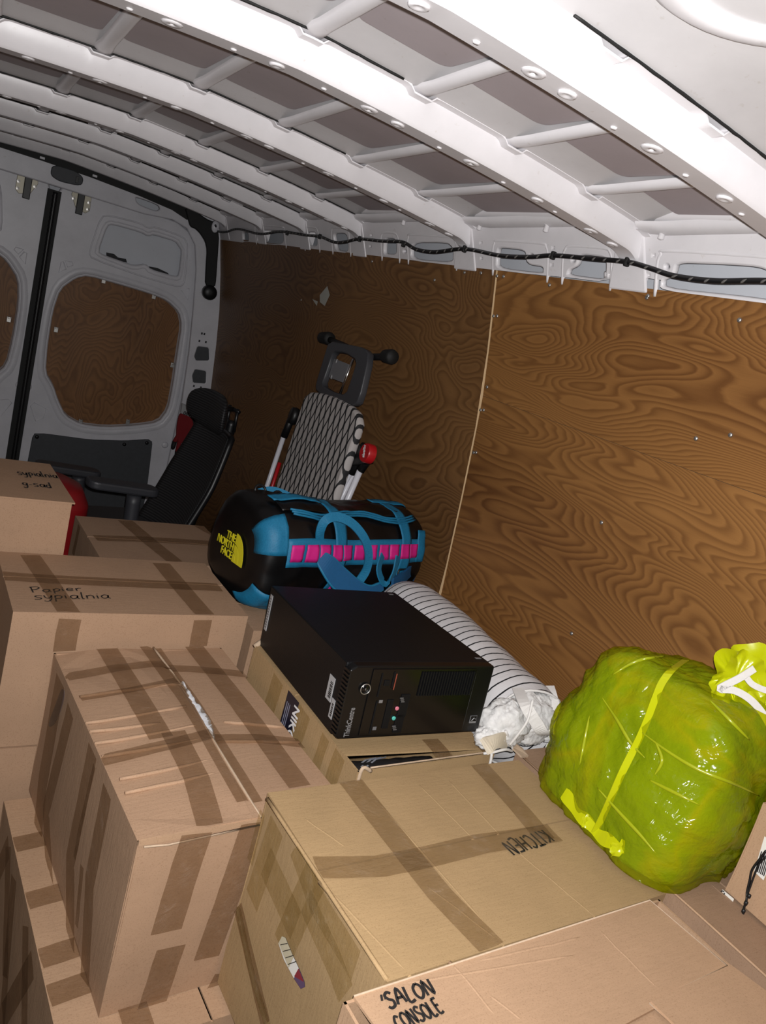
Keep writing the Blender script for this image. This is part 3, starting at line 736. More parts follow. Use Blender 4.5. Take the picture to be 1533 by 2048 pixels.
for pts, wd in (([(213, 1298), (275, 1400), (322, 1480)], .047), ([(300, 1296), (380, 1410), (500, 1606)], .052), ([(388, 1294), (480, 1410), (600, 1575)], .047),
                ([(345, 1470), (392, 1560), (420, 1655)], .047), ([(132, 1357), (230, 1340), (300, 1334), (390, 1340), (500, 1352)], .030), ([(205, 1524), (300, 1502), (420, 1478), (520, 1480), (610, 1490)], .032), ([(160, 1400), (260, 1385), (350, 1370)], .02)):
    bx.tape(pts, wd)
for a, b in (((172, 1443), (372, 1418)), ((190, 1484), (420, 1452)), ((205, 1510), (430, 1478)), ((240, 1555), (440, 1520)), ((250, 1582), (450, 1545)), ((160, 1390), (370, 1368)), ((450, 1440), (570, 1452)), ((435, 1478), (600, 1482)), ((180, 1460), (320, 1448))):
    bx.crease(a, b)
bx.tape([(392, 1662), (372, 1720), (330, 1858)], .055, 'front'); bx.tape([(340, 1888), (320, 1950), (300, 2010)], .052, 'front'); bx.tape([(505, 1640), (450, 1800), (410, 1910)], .05, 'front'); bx.tape([(450, 1940), (425, 1985)], .05, 'front')
for pts, wd in (([(150, 1420), (100, 1620), (110, 1800)], .05), ([(195, 1500), (150, 1720), (150, 1900)], .055), ([(225, 1580), (190, 1760), (180, 1960)], .05), ([(130, 1360), (95, 1560), (85, 1660)], .07)): bx.tape(pts, wd, 'left')
bx.tape([(200, 1530), (172, 1650), (160, 1715)], .016, 'left'); bx.tape([(176, 1730), (170, 1790), (165, 1850)], .02, 'left')
hp_ = smooth_poly([(v_.y, v_.z) for v_ in (bx.pt(*q_, 'left') for q_ in ((131, 1372), (138, 1388), (122, 1440), (106, 1456), (103, 1446), (117, 1412)))], 2, .25)
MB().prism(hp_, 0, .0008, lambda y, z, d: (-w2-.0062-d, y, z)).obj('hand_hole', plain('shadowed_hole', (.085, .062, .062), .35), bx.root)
m = MB(); pr = [B1.M @ B1.pt(*p) for p in ((366, 1362), (385, 1400), (404, 1432), (418, 1462), (432, 1492))]
def fl_s(a, b):
    i = a*4; k = min(3, int(i)); p = pr[k].lerp(pr[k+1], i-k)
    ang = 2*PI*b; q = Vector((math.cos(ang)*.020*math.sin(PI*min(max(a, .05), .95)), 0, math.sin(ang)*.016))
    return p+q+Vector((0, 0, -.014))+Vector((noise.noise(p*90+q*150), noise.noise(p*90+q*150+Vector((5, 0, 0))), noise.noise(p*110+q*150)))*.005
m.grid(fl_s, 40, 14, wrapv=True)
tag(m.obj('fleece_filling', plain('white_fleece_fill', (.75, .75, .78), .9, nz=.15, nscale=200), smooth=True), 'white fluffy fabric poking through the split seam of a taped box', 'fabric')

# -- box under it, overhanging on the left
ub = Carton('dark lower box under the split-seam box with crossed tape on its side', (.298, .93), (.45, .66, .325), .334, 4.2, 'card_c', flaps='y', seam=.55)
for pts in ([(60, 1645), (75, 1700)], [(80, 1660), (95, 1700)]): pass
for a, b in (((-.31, .30), (-.1, .02)), ((-.1, .30), (.02, .05)), ((.12, .3), (.0, .0)), ((.2, .31), (.3, .1)), ((-.2, .1), (-.02, .31)), ((.05, .12), (.2, .31)), ((-.28, .3), (-.24, .02))):
    ub.tape([(-ub.w/2, a[0], a[1]), (-ub.w/2, b[0], b[1])], .05, 'left', local=True)
for y in (.18, .02, -.12, -.2): ub.tape([(-ub.w/2, y, ub.h), (-ub.w/2+.09, y+.01, ub.h)], .045, local=True)
for y, l in ((.25, .06), (.06, .05), (-.06, .06)):
    ub.crease((40, 1630), (60, 1660)) if False else None
ub.tape([(-.1, -ub.d/2, ub.h), (-.1, -ub.d/2+.1, ub.h)], .05, local=True)

# -- KITCHEN box
kb = Carton('golden brown box marked KITCHEN with crossed tape on its lid', (.593, .617), (.597, .395, .405), .750, 3.2, 'card_b', flaps='x', seam=.52, gap=.003)
for pts, wd in (([(700, 1562), (800, 1690), (880, 1790), (985, 1898)], .05), ([(955, 1527), (1040, 1620), (1090, 1680)], .045), ([(632, 1738), (760, 1735), (860, 1715), (960, 1690), (1110, 1668)], .046)): kb.tape(pts, wd, mat='tape_mid')
for a, b in (((735, 1578), (1000, 1880)), ((890, 1552), (1010, 1680)), ((600, 1630), (700, 1700)), ((830, 1560), (960, 1690)), ((1010, 1680), (1210, 1850)), ((640, 1760), (830, 1960)), ((840, 1760), (1010, 1890))): kb.crease(a, b, .0011)
for pts, wd in (([(640, 1745), (600, 1830), (570, 1900)], .06), ([(560, 1650), (530, 1740), (510, 1800)], .05), ([(530, 1620), (505, 1720)], .03), ([(600, 1690), (640, 1800), (720, 1930)], .05), ([(620, 1800), (680, 1930), (700, 1985)], .05), ([(540, 1720), (600, 1850)], .06)): kb.tape(pts, wd, 'left', mat='tape_clear')
kb.tape([(484, 1812), (505, 1900), (540, 2046)], .036, 'left'); 
P = [kb.pt(*p, 'left')+Vector((-.006, 0, 0)) for p in ((482, 1812), (496, 1880), (515, 1960), (546, 2060))]
MB().tube(catmull(P, 5), [.002]+[.005]*14+[.004], 6).obj('tape_ridge', 'tape_clear', kb.root, smooth=True)
kb.write('KITCHEN', (1086, 1662), (1000, 1688), (1080, 1695), .0042, slant=0)
# oval hand hole with packed things showing
hole = [kb.pt(*p, 'left') for p in ((570, 1871), (577, 1874), (590, 1905), (604, 1935), (615, 1962), (616, 1972), (608, 1976), (594, 1955), (574, 1918), (563, 1885))]
def holepatch(idx, name, mat, dx):
    m = MB(); m.add([hole[i]+Vector((dx, 0, 0)) for i in idx], [tuple(range(len(idx)))]); return m.obj(name, mat, kb.root)
holepatch(range(10), 'hand_hole', 'void', -.0045)
MT['paper'] = plain('white_paper', (.72, .70, .66), .7); MT['maroon'] = plain('maroon_print', (.22, .02, .035), .5); MT['purple'] = plain('purple_print', (.10, .06, .13), .5)
holepatch((0, 1, 2, 3, 7, 8, 9), 'packed_paper', 'paper', -.0052); holepatch((3, 4, 5, 6, 7), 'packed_print', 'purple', -.0052)
m = MB(); m.add([hole[i]+Vector((-.0058, 0, 0)) for i in (3, 4)]+[hole[7]+Vector((-.0058, 0, .004))], [(0, 1, 2)]); m.obj('packed_print', 'maroon', kb.root)
for k in range(4):
    a = kb.pt(568+k*5, 1888+k*13, 'left'); b = kb.pt(582+k*6, 1885+k*12, 'left')
    MB().ribbon([a+Vector((-.006, 0, 0)), b+Vector((-.006, 0, 0))], Vector((0, 0, 1)), .0012, .0004).obj('print_line', 'ink', kb.root)
# edge bead of the lid
for a, b in (((535, 1595), (775, 1958)),):
    P = [kb.pt(*q) for q in (a, b)]; MB().tube([P[0]+(P[1]-P[0])*k/8+Vector((.002*noise.noise(Vector((k, 0, 0))), 0, -.002)) for k in range(9)], .0036, 6).obj('worn_lit_edge', 'card_b', kb.root, smooth=True)

# -- SALON CONSOLE box with overlapping open flaps
sb = Carton('pale box lettered SALON CONSOLE with loose overlapping flaps', (.545, .205), (.64, .40, .755), .755, 3.4, 'card_c', flaps=None)
def sq(px, py): p = sb.pt(px, py); return (p.x, p.y)
bl, br, bc = sq(708, 1993), sq(1300, 1801), sq(1455, 1932)
e1 = sq(1300, 2008)
sb.flap([(-sb.w/2, -sb.d/2), (sb.w/2, -sb.d/2), (sb.w/2, sb.d/2-.14), (-sb.w/2, sb.d/2-.14)], dz=-.008)
sb.flap([bl, (bl[0]+.02, bl[1]-.17), (bc[0]-.03, bc[1]-.005), bc, br][::-1], dz=.0)
sb.flap([e1, (e1[0]+.02, -sb.d/2+.02), (sb.w/2+.005, -sb.d/2+.02), (sb.w/2+.005, sq(1560, 2005)[1]), sq(1460, 1934), ], dz=.005)
for e_ in ([bl, br, bc, e1], [sq(1460, 1934), sq(1560, 2005)], [e1, sq(1360, 2060)]):
    MB().tube([Vector((x, y, sb.h+.0005)) for x, y in e_], .0014, 6).obj('raw_lit_edge', 'card_edge', sb.root, smooth=True)  # pale tubes paint the lit look onto the flap edges
for a, b in (((940, 1927), (1180, 1870)), ((770, 1975), (1180, 1905)), ((1190, 1850), (1330, 1990)), ((975, 1985), (1050, 2045)), ((900, 1920), (1000, 2040))): sb.crease(a, b, .0012)
sb.write('SALON', (778, 2020), (872, 1988), (762, 1990), .0042, slant=.1)
sb.write('CONSOLE', (800, 2066), (888, 2024), (785, 2036), .0036, slant=.05)
for a, b in (((762, 1992), (764, 2004)), ((769, 1989), (771, 2001))):
    P = [sb.M @ sb.pt(*q)+Vector((0, 0, .002)) for q in (a, b)]; MB().ribbon(P, RT, .003, .0006).obj('handwriting', 'ink', sb.root, world=True)

# -- narrow box along the plywood, carrying the yellow bag
rb = Carton('narrow plain box along the plywood under the yellow bag', (1.222, .30), (.215, .775, .752), .752, 2.8, 'card_d', flaps='y', seam=.6)
MB().tube([(-rb.w/2, -rb.d/2, rb.h-.001), (-rb.w/2+.001, -.1, rb.h-.0005), (-rb.w/2, .1, rb.h-.001), (-rb.w/2, rb.d/2, rb.h-.001)], .0022, 6).obj('worn_lit_edge', 'card_c', rb.root, smooth=True)  # paler tube paints a highlight along the left top edge
rb.crease((1420, 1765), (1460, 1800), .0012); rb.crease((1300, 1745), (1360, 1790), .0008)
kbl = Carton('low box beneath the box marked KITCHEN', (.585, .645), (.55, .27, .343), .343, 2.5, 'card_a', flaps='y')
# torn corner scrap
c_ = rb.M @ Vector((-rb.w/2, rb.d/2, rb.h)); m = MB()
m.prism([(-.012, -.03), (.012, -.026), (.016, 0), (.004, .016), (-.012, .008)], 0, .004, lambda x, y, z: (c_.x+x, c_.y+y, c_.z+z+.012*abs(noise.noise(Vector((x*70, y*70, 0))))))
m.obj('torn_corner', 'card_edge', rb.root, world=True)

# -- open box with black branded tape under the computer
nb = Carton('open-flapped box with torn front under the black computer', (.772, 1.052), (.355, .50, .750), .750, 4.0, 'card_b', flaps=None)
w3, d3 = nb.w/2, nb.d/2
nb.flap([(-w3, -d3+.055), (w3, -d3+.022), (w3, .02), (-w3, .02)], f=lambda x, y, z: (x, y, z-.004*max(0, -y/d3)))
nb.flap([(-w3, .024), (w3, .024), (w3, d3-.004), (-w3, d3-.004)])
nb.tape([(860, 1480), (905, 1530)], .042); nb.tape([(960, 1485), (990, 1515)], .04)
for x, z in ((-.02, .3), (.12, .33), (.21, .3)):
    pass
for y in (.10, -.03, -.13, -.19): nb.tape([(-w3, y, nb.h-.005), (-w3, y+.01, nb.h-.12)], (.05, .06, .03, .04)[[.10, -.03, -.13, -.19].index(y)], 'left', mat='tape_clear', local=True)
# rolled torn lips at two corners
for pts, r in (([(-w3, d3, nb.h-.004), (-w3+.03, d3+.002, nb.h+.012), (-w3+.09, d3, nb.h+.008)], .007), ([(-w3+.006, -d3, nb.h-.03), (-w3+.008, -d3, nb.h+.004), (-w3+.03, -d3, nb.h-.006)], .004), ([(-w3+.03, -d3+.004, nb.h-.001), (0, -d3+.002, nb.h+.001), (w3, -d3+.002, nb.h+.001)], .0018)):
    MB().tube(catmull(pts, 4), r, 6).obj('torn_lip', 'card_edge', nb.root, smooth=True)
a = nb.pt(590, 1385, 'left'); b = nb.pt(572, 1446, 'left')
MT['navy_tape'] = plain('black_navy_tape', (.010, .010, .022), .3)
MT['print_white'] = plain('white_print', (.75, .75, .77), .5)
ya = nb.pt(597, 1385, 'left').y; yb = nb.pt(578, 1440, 'left').y; yc = (ya+yb)/2
MB().box((-w3-.0062, yc, nb.h-.075), (.0012, .052, .145)).obj('black_tape', 'navy_tape', nb.root)
tm = frame((-w3-.0073, yc-.019, nb.h-.135), (0, 0, 1), (0, 1, 0), (-1, 0, 0))
text_mesh('tape_print', 'NIKO', .034, 'print_white', frame((-w3-.0073, yc-.014, nb.h-.012), (0, 0, -1), (0, -1, 0), (-1, 0, 0)), nb.root, bold=.0006, ext=.0003)
for k in range(3):
    MB().box((-w3-.0071, yc+.004+k*.007, nb.h-.06), (.0006, .0016, .07)).obj('tape_print', plain('pale_print', (.25, .25, .33), .5), nb.root)
# dark striped cloth inside its torn front
m = MB(); c0 = nb.M @ Vector((-.07, -d3+.035, nb.h-.03))
m.grid(lambda a, b: c0+Vector(((a-.5)*.2, (b-.5)*.05, .015*math.sin(PI*b)+.004*noise.noise(Vector((a*9, b*5, 0))))), 16, 8)
o_ = m.obj('dark_cloth', 'black', smooth=True); so = o_.modifiers.new('t', 'SOLIDIFY'); so.thickness = .01
tag(o_, 'black cloth showing through the torn front of the box under the computer', 'cloth')
for k in range(3):
    MB().ribbon([c0+Vector((-.09+k*.012, -.01, .012)), c0+Vector((-.06+k*.012, .006, .016)), c0+Vector((-.03+k*.012, .016, .012))], Vector((1, .3, 0)), .003, .001).obj('stripe', plain('grey_stripe', (.16, .17, .2), .6), o_)

# -- low box beside the plywood, under the striped bag
lb = Carton('brown box with black tape beneath the striped bag', (1.150, 1.095), (.268, .80, .662), .662, 1.0, 'card_d', flaps='y')
p = lb.pt(1108, 1484); 
q1 = lb.M @ lb.pt(1080, 1462); q2 = lb.M @ lb.pt(1122, 1500); dr = (q2-q1); 
MB().ribbon([q1+Vector((0, 0, .002))-dr*.4, q1+Vector((0, 0, .002)), q2+Vector((0, 0, .002)), q2+Vector((0, 0, .002))+dr*.3], Vector((0, 0, 1)).cross(dr).normalized(), .042, .0012).obj('black_tape', 'navy_tape', lb.root, world=True)
q = q1.lerp(q2, .75)+Vector((0, 0, .0035)); 
for k in range(3):
    a = k*2*PI/3; MB().ribbon([q+Vector((math.cos(a+t)*.013, math.sin(a+t)*.013, 0)) for t in (0, .5, 1.0, 1.5)], Vector((0, 0, 1)).cross(dr).normalized(), .004, .0006).obj('tape_print', 'print_white', lb.root, world=True)
q = lb.M @ lb.pt(1066, 1493); MB().lathe([(.001, .0025), (.014, .002), (.016, 0), (.001, -.001)], 18, lambda x, y, z: (q.x+x, q.y+y*.7, q.z+z+.002)).obj('dark_button', 'grey_trim', lb.root, smooth=True, world=True)

# -- box that carries the duffel bag
ob = Carton('plain box whose corner shows below the blue-trimmed duffel bag', (.790, 1.690), (.345, .335, .720), .720, 1.0, 'card_a', flaps='x')

# -- Papier sypialnia box
pb = Carton('wide box marked Papier sypialnia with taped lid', (.212, 1.645), (.545, .345, .335), .770, 2.6, 'card_a', flaps='x', seam=.55)
pb.tape([(-10, 1152), (100, 1160), (250, 1167), (440, 1176)], .052); pb.tape([(60, 1112), (100, 1170), (142, 1233)], .048); pb.tape([(322, 1128), (365, 1180), (412, 1234)], .05)
pb.tape([(140, 1236), (132, 1270), (128, 1300)], .048, 'front'); pb.tape([(405, 1238), (395, 1290)], .046, 'front')
pb.write('Papier', (62, 1187), (165, 1183), (64, 1176), .0034, slant=.1); pb.write('sypialnia', (66, 1200), (222, 1199), (68, 1186), .0034, slant=.1)
pbl = Carton('lower box under the Papier sypialnia box', (.205, 1.642), (.57, .35, .432), .432, 2.6, 'card_a', flaps='x')

# -- sypialnia g-sad box
yb_ = Carton('tall box marked sypialnia g-sad with an overhanging lid edge', (.052, 2.0), (.305, .345, .910), .910, 3.5, 'card_a', flaps=None)
yb_.flap([(-yb_.w/2-.004, -yb_.d/2-.006), (yb_.w/2+.006, -yb_.d/2-.006), (yb_.w/2+.002, yb_.d/2), (-yb_.w/2-.004, yb_.d/2)])
yb_.write('sypialnia', (36, 951), (118, 958), (36, 940), .0042, slant=.1); yb_.write('g-sad', (46, 973), (106, 978), (47, 962), .0042, slant=.1)

# -- taped box between it and the duffel
cb = Carton('taped brown box behind the Papier box and in front of the office chair', (.460, 2.035), (.42, .36, .748), .748, 3.5, 'card_d', flaps='x', seam=.5)
cb.tape([(190, 1077), (300, 1080), (430, 1088)], .045); cb.tape([(250, 1042), (300, 1085), (350, 1125)], .05); cb.tape([(400, 1053), (440, 1075)], .05)
cb.tape([(165, 1040), (150, 1110)], .03, 'left')

# -- small parcel at the frame edge with shipping label and a cord
pp = onz(1447, 1783, .754)
pc = Carton('small parcel with a white printed label and black cord', (pp.x+.004, pp.y-.300), (.13, .30, .185), .754+.188, 0, 'card_c', flaps='y')
def pl(px, py): return pc.pt(px, py, 'left')
yl = pc.pt(1500, 1720, 'left')
lab = MB(); L4 = [pl(*q) for q in ((1533, 1672), (1512, 1742), (1531, 1760), (1560, 1690))]
lab.add([v+Vector((-.0045, 0, 0)) for v in L4], [(0, 1, 2, 3)]); lo = lab.obj('address_label', 'paper', pc.root)
for k in range(6):
    a = pl(1516+k*3.2, 1741-k*1.0+k*3); b = pl(1528+k*3.2, 1702-k*1.0+k*3)
    MB().ribbon([a+Vector((-.0055, 0, 0)), b+Vector((-.0055, 0, 0))], Vector((0, 1, 0)), .0018, .0003).obj('label_print', 'ink', pc.root)
lab = MB(); lab.add([pl(*q)+Vector((-.0045, 0, 0)) for q in ((1449, 1778), (1472, 1797), (1469, 1806), (1446, 1787))], [(0, 1, 2, 3)]); lab.obj('paper_sticker', 'paper', pc.root)
MB().tube([pl(1450+4*math.cos(k*.7), 1785+4*math.sin(k*.7))+Vector((-.006, 0, 0)) for k in range(9)], .0011, 5).obj('sticker_print', 'ink', pc.root)
m = MB(); cpts = [(1540, 1700), (1528, 1716), (1512, 1738), (1507, 1760), (1502, 1782), (1494, 1800), (1488, 1820), (1486, 1844)]
P = [pc.M @ (pl(*q)+Vector((-.010, 0, 0))) for q in cpts[:5]]+[onp(*q, pc.M @ Vector((-pc.w/2-.012, 0, 0)), Vector((1, 0, 0))) for q in cpts[5:]]
m.tube(catmull(P, 6), .0021, 6)
P2 = [pc.M @ (pl(*q)+Vector((-.010, 0, 0))) for q in ((1540, 1712), (1526, 1726), (1516, 1750), (1507, 1775), (1503, 1786))]
m.tube(catmull(P2, 5), .0018, 6)
for k, q in enumerate(((1499, 1792), (1493, 1806), (1488, 1822), (1486, 1838))):
    c = onp(*q, pc.M @ Vector((-pc.w/2-.012, 0, 0)), Vector((1, 0, 0)))
    m.lathe([(.0005, -.004), (.0032, -.003), (.0036, 0), (.0032, .003), (.0005, .004)], 8, lambda x, y, z: tuple(c+Vector((x, y, z))))
tag(m.obj('black_cord', 'black', smooth=True), 'thin twisted black cord hanging over the small parcel', 'cord')

# ------------------------------------------------------------------ desktop computer lying on its side
MT['pc'] = plain('black_painted_steel', (.0050, .0052, .0060), .45, spec=.22, nz=.12, nscale=300)
MT['bezel'] = plain('black_bezel', (.003, .003, .0034), .30)
MT['bezel2'] = plain('glossy_black', (.0025, .0025, .003), .18)
MT['sticker'] = plain('silver_sticker', (.36, .36, .37), .4)
MT['silver'] = plain('silver_print', (.24, .24, .25), .35, .4)
def build_pc():
    W, Dp, H = .345, .425, .152
    r = thing('desktop_computer', 'black desktop computer lying on its side on the torn box', 'computer', (.917, 1.326, .768), rot=(math.radians(-3.8), math.radians(-.9), math.radians(-1.1)))
    MB().box((0, .012, H/2), (W, Dp, H)).obj('case', 'pc', r, bevel=.003)
    yf = -.219
    # front bezel with a chamfered, ribbed edge on the left
    pro = [(-.1725, .004), (-.166, 0), (.170, 0), (.1725, .003), (.1725, .149), (.170, .152), (-.160, .152), (-.1725, .144)]
    fb = MB().prism(pro, 0, .022, lambda x, z, d: (x, yf+d, z)).obj('front_bezel', 'bezel', r, bevel=.003)
    for k in range(17):
        MB().box((-.1735, yf+.010, .010+k*.0082), (.004, .022, .0042)).obj('rib', 'bezel', fb)
    def F(u, v): return Vector((-.1725+.345*u, yf, .152*(1-v)))
    MB().box(F(.505, .5)+Vector((0, -.0012, 0)), (.25, .003, .142)).obj('bezel_panel', 'bezel2', fb, bevel=.001)
    # cooling slots
    for k in range(21):
        MB().box(F(.475+.0185*k, .24)+Vector((0, -.0035, 0)), (.0030, .004, .052)).obj('vent_slat', 'pc', fb)
    # power button ring
    p = F(.115, .30)
    MB().tube([p+Vector((.0105*math.cos(k*PI/12), -.004, .0105*math.sin(k*PI/12))) for k in range(24)], .0011, 6, closed=True).obj('power_button', 'steel', fb, smooth=True)
    MB().lathe([(.0005, -.003), (.0092, -.003), (.0095, 0), (.0005, .001)], 20, lambda x, y, z: (p.x+x, p.y+z-.001, p.z+y)).obj('power_button', 'bezel2', fb, smooth=True)
    MB().box(p+Vector((0, -.0045, 0)), (.0012, .001, .004)).obj('power_mark', 'silver', fb)
    # drive slots, card slot, ports
    for u, v, w_, h_, mt in ((.285, .18, .004, .034, 'pc'), (.245, .22, .012, .012, 'pc'), (.30, .66, .014, .062, 'pc'), (.395, .55, .020, .050, 'pc'), (.39, .80, .020, .04, 'pc'), (.205, .25, .003, .05, 'pc'), (.21, .70, .003, .07, 'pc')):
        MB().box(F(u, v)+Vector((0, -.003, 0)), (w_, .0035, h_)).obj('drive_slot', mt, fb, bevel=.0008)
    MB().box(F(.296, .20)+Vector((0, -.0050, 0)), (.0018, .001, .034)).obj('indicator', plain('red_indicator', (.22, .05, .03), .4), fb)
    for u, v, c in ((.352, .58, (.55, .16, .22)), (.346, .72, (.08, .42, .36))):
        q = F(u, v); MB().lathe([(.0025, -.003), (.0042, -.003), (.0042, 0), (.0025, .0)], 12, lambda x, y, z: (q.x+x, q.y+z-.003, q.z+y)).obj('audio_port', plain('port', c, .4), fb, smooth=True)
    for u, v in ((.368, .46), (.36, .86)):
        for k in range(3): MB().box(F(u, v)+Vector((.002*k, -.0048, .004-.004*k)), (.008, .001, .0014)).obj('port_symbol', 'silver', fb)
    MB().box(F(.235, .48)+Vector((0, -.0030, 0)), (.008, .001, .006)).obj('port_symbol', 'silver', fb)
    for u, v in ((.235, .86),): MB().box(F(u, v)+Vector((0, -.0030, 0)), (.008, .001, .007)).obj('port_symbol', plain('grey_mark', (.12, .12, .13), .4), fb)
    # efficiency sticker
    q = F(.935, .80)
    MB().box(q+Vector((0, -.0009, 0)), (.017, .0015, .017)).obj('sticker', 'silver', fb); MB().box(q+Vector((0, -.002, .002)), (.0145, .001, .0115)).obj('sticker', 'bezel2', fb)
    MB().tube([q+Vector((-.005, -.003, -.002)), q+Vector((0, -.003, .004)), q+Vector((.005, -.003, .001))], .0007, 5).obj('sticker', 'silver', fb)
    text_mesh('maker_lettering', 'ThinkCentre', .0165, 'silver', frame(F(.082, .97)+Vector((0, -.0008, 0)), (0, 0, 1), (-1, 0, 0), (0, -1, 0)), fb, sx=.72, bold=.0003, ext=.0003)
    # side face stickers (left side as it lies)
    xs = -W/2-.0008
    for y, z, wy, hz in ((-.160, .078, .024, .050), (-.183, .046, .014, .040)):
        s_ = MB().box((xs, y, z), (.0012, wy, hz)).obj('asset_sticker', 'sticker', r)
        rr = random.Random(3); zz = z-hz*.36
        while zz < z+hz*.30:
            t = rr.choice((.0011, .0018, .0026)); MB().box((xs-.0009, y-wy*.12, zz), (.0006, wy*.45, t)).obj('barcode_bar', 'ink', s_); zz += t+rr.choice((.0012, .002))
    s_ = MB().box((xs, .206, .090), (.0012, .014, .088)).obj('asset_sticker', 'sticker', r)
    for k in range(12): MB().box((xs-.0009, .206, .054+k*.0064), (.0006, .009, .0028)).obj('barcode_bar', plain('grey_code', (.14, .14, .15), .5), s_)
    for x, y, a in ((.150, .205, .012), (.155, -.180, .014)): MB().box((x, y, H+.0004), (a, .006, .001)).obj('maker_mark', 'silver', r)
    return r
build_pc()

# ------------------------------------------------------------------ striped tote roll with a fleece blanket
def stripes_mat():
    t = NT('striped_canvas'); tc = t.n('ShaderNodeTexCoord'); sx = t.n('ShaderNodeSeparateXYZ', i_0=tc.outputs['Object'])
    wob = t.math('MULTIPLY', t.math('SUBTRACT', t.noise(tc.outputs['Object'], 7, 3), .5), .016)
    yy = t.math('ADD', sx.outputs[1], wob)
    a = t.math('FRACT', t.math('MULTIPLY', yy, 1/.029))
    g = t.ramp(a, [(0, (.010, .010, .012)), (.11, (.012, .012, .014)), (.15, (.66, .645, .655)), (.97, (.66, .645, .655)), (1, (.012, .012, .013))])
    nz = t.noise(tc.outputs['Object'], 350, 2); t.set(Base_Color=g, Roughness=.85, Specular_IOR_Level=.15); t.bump(t.math('ADD', nz, t.math('MULTIPLY', t.noise(tc.outputs['Object'], 12, 3), 4)), .25, .003)
    return t.m
MT['stripe'] = stripes_mat()
MT['canvas'] = plain('white_canvas', (.68, .66, .64), .85, nz=.08, nscale=200)
def fleece_mat(name, c):
    t = NT(name); v = t.coord(); vo = t.n('ShaderNodeTexVoronoi', i_Vector=v, i_Scale=95); n = t.noise(v, 60, 4)
    t.set(Base_Color=t.mix(vo.outputs[0], c, tuple(x*.85 for x in c)), Roughness=.95, Specular_IOR_Level=.1)
    t.bump(t.math('SUBTRACT', n, vo.outputs[0]), .35, .004); return t.m
MT['fleece'] = fleece_mat('white_sherpa', (.70, .69, .68))
MT['cream'] = plain('cream_backing', (.60, .53, .42), .9, nz=.12, nscale=250)
def build_tote():
    r = thing('striped_tote_bag', 'white tote bag with thin black stripes stuffed with a fleece blanket', 'bag', (1.245, 1.13, .664))
    R = .102; Lb = .70
    def sc(a): return interp([(0, .97), (.06, 1.0), (.5, 1.02), (.85, .97), (.94, .82), (1, .30)], a)
    def fn(a, b):
        ang = 2*PI*b; s = sc(a)
        rr = R*s*(1+.05*noise.noise(Vector((math.cos(ang)*1.2, math.sin(ang)*1.2, a*6)))+.018*noise.noise(Vector((math.cos(ang)*4, math.sin(ang)*4, a*16))))
        x = rr*1.10*math.cos(ang)+.03*math.sin(a*2.4)*.6; z = R+rr*math.sin(ang)
        if z < .002: z = .002
        return (x+.035*a, Lb*a+.012*math.cos(ang*3)*(1-a), z)
    m = MB(); m.grid(fn, 60, 40, wrapv=True); n = len(m.v); m.f.append(tuple(n-40+k for k in range(40)))
    o = m.obj('bag_body', 'stripe', r, smooth=True)
    # hem of the open mouth
    m = MB(); m.tube([Vector(fn(.0, k/40)) for k in range(40)], .003, 6, closed=True); m.obj('hem', 'canvas', r, smooth=True)
    # two carrying straps
    A = Matrix.Translation((1.245, 1.13, .664)).inverted()
    def q(px, py, y): return A @ ony(px, py, y)
    s1 = catmull([q(1036, 1376, 1.150), q(1052, 1412, 1.085), q(1075, 1448, 1.060), q(1088, 1466, 1.055), q(1106, 1466, 1.065), q(1112, 1430, 1.09), q(1104, 1392, 1.13), q(1098, 1372, 1.16)], 6)
    m = MB(); m.ribbon(s1, [RT if i < 22 else RT for i in range(len(s1))], .026, .0022); m.obj('strap', 'canvas', r, smooth=False)
    return r
build_tote()
def build_blanket():
    m = MB()
    lumps = [((1052, 1436), 1.130, (.078, .055, .062)), ((1010, 1446), 1.110, (.062, .045, .052)), ((1096, 1452), 1.140, (.060, .045, .036)), ((982, 1474), 1.092, (.042, .024, .026))]
    for (px, py), y, (rx, ry, rz) in lumps:
        c = ony(px, py, y)
        def fn(a, b):
            th = PI*a; ph = 2*PI*b; d = Vector((math.sin(th)*math.cos(ph), math.sin(th)*math.sin(ph), math.cos(th)))
            k = 1+.16*noise.noise(d*2.2+c*9)+.06*noise.noise(d*9+c*5)
            v = Vector((c.x+d.x*rx*k, c.y+d.y*ry*k, c.z+d.z*rz*k)); v += d*.003*noise.noise(v*210); v.z = max(v.z, .668)
            return v
        m.grid(fn, 44, 66, wrapv=True)
    o = m.obj('fleece_blanket', 'fleece', smooth=True)
    tag(o, 'fluffy white blanket spilling from the mouth of the striped tote', 'blanket')
    P = [ony(*p) for p in ((968, 1494, 1.072), (985, 1486, 1.064), (1003, 1480, 1.066), (1018, 1486, 1.080))]
    MB().ribbon(catmull(P, 5), Vector((.15, .05, 1)), .036, .004).obj('cream_corner', 'cream', o)
    P = [ony(*p) for p in ((968, 1507, 1.070), (985, 1505, 1.060), (1012, 1499, 1.062), (1026, 1500, 1.078), (1012, 1462, 1.066))]
    MB().tube(catmull(P, 5), .0032, 6).obj('piping', 'canvas', o, smooth=True)
    P = [ony(*p) for p in ((984, 1508, 1.058), (982, 1522, 1.056), (978, 1536, 1.056))]
    MB().tube(catmull(P, 4), .0032, 6).obj('hanging_loop', 'canvas', o, smooth=True)
    P = [ony(*p) for p in ((1066, 1400, 1.058), (1056, 1440, 1.046), (1036, 1470, 1.050), (1020, 1490, 1.062))]
    MB().tube(catmull(P, 5), .003, 6).obj('piping', 'canvas', o, smooth=True)
build_blanket()

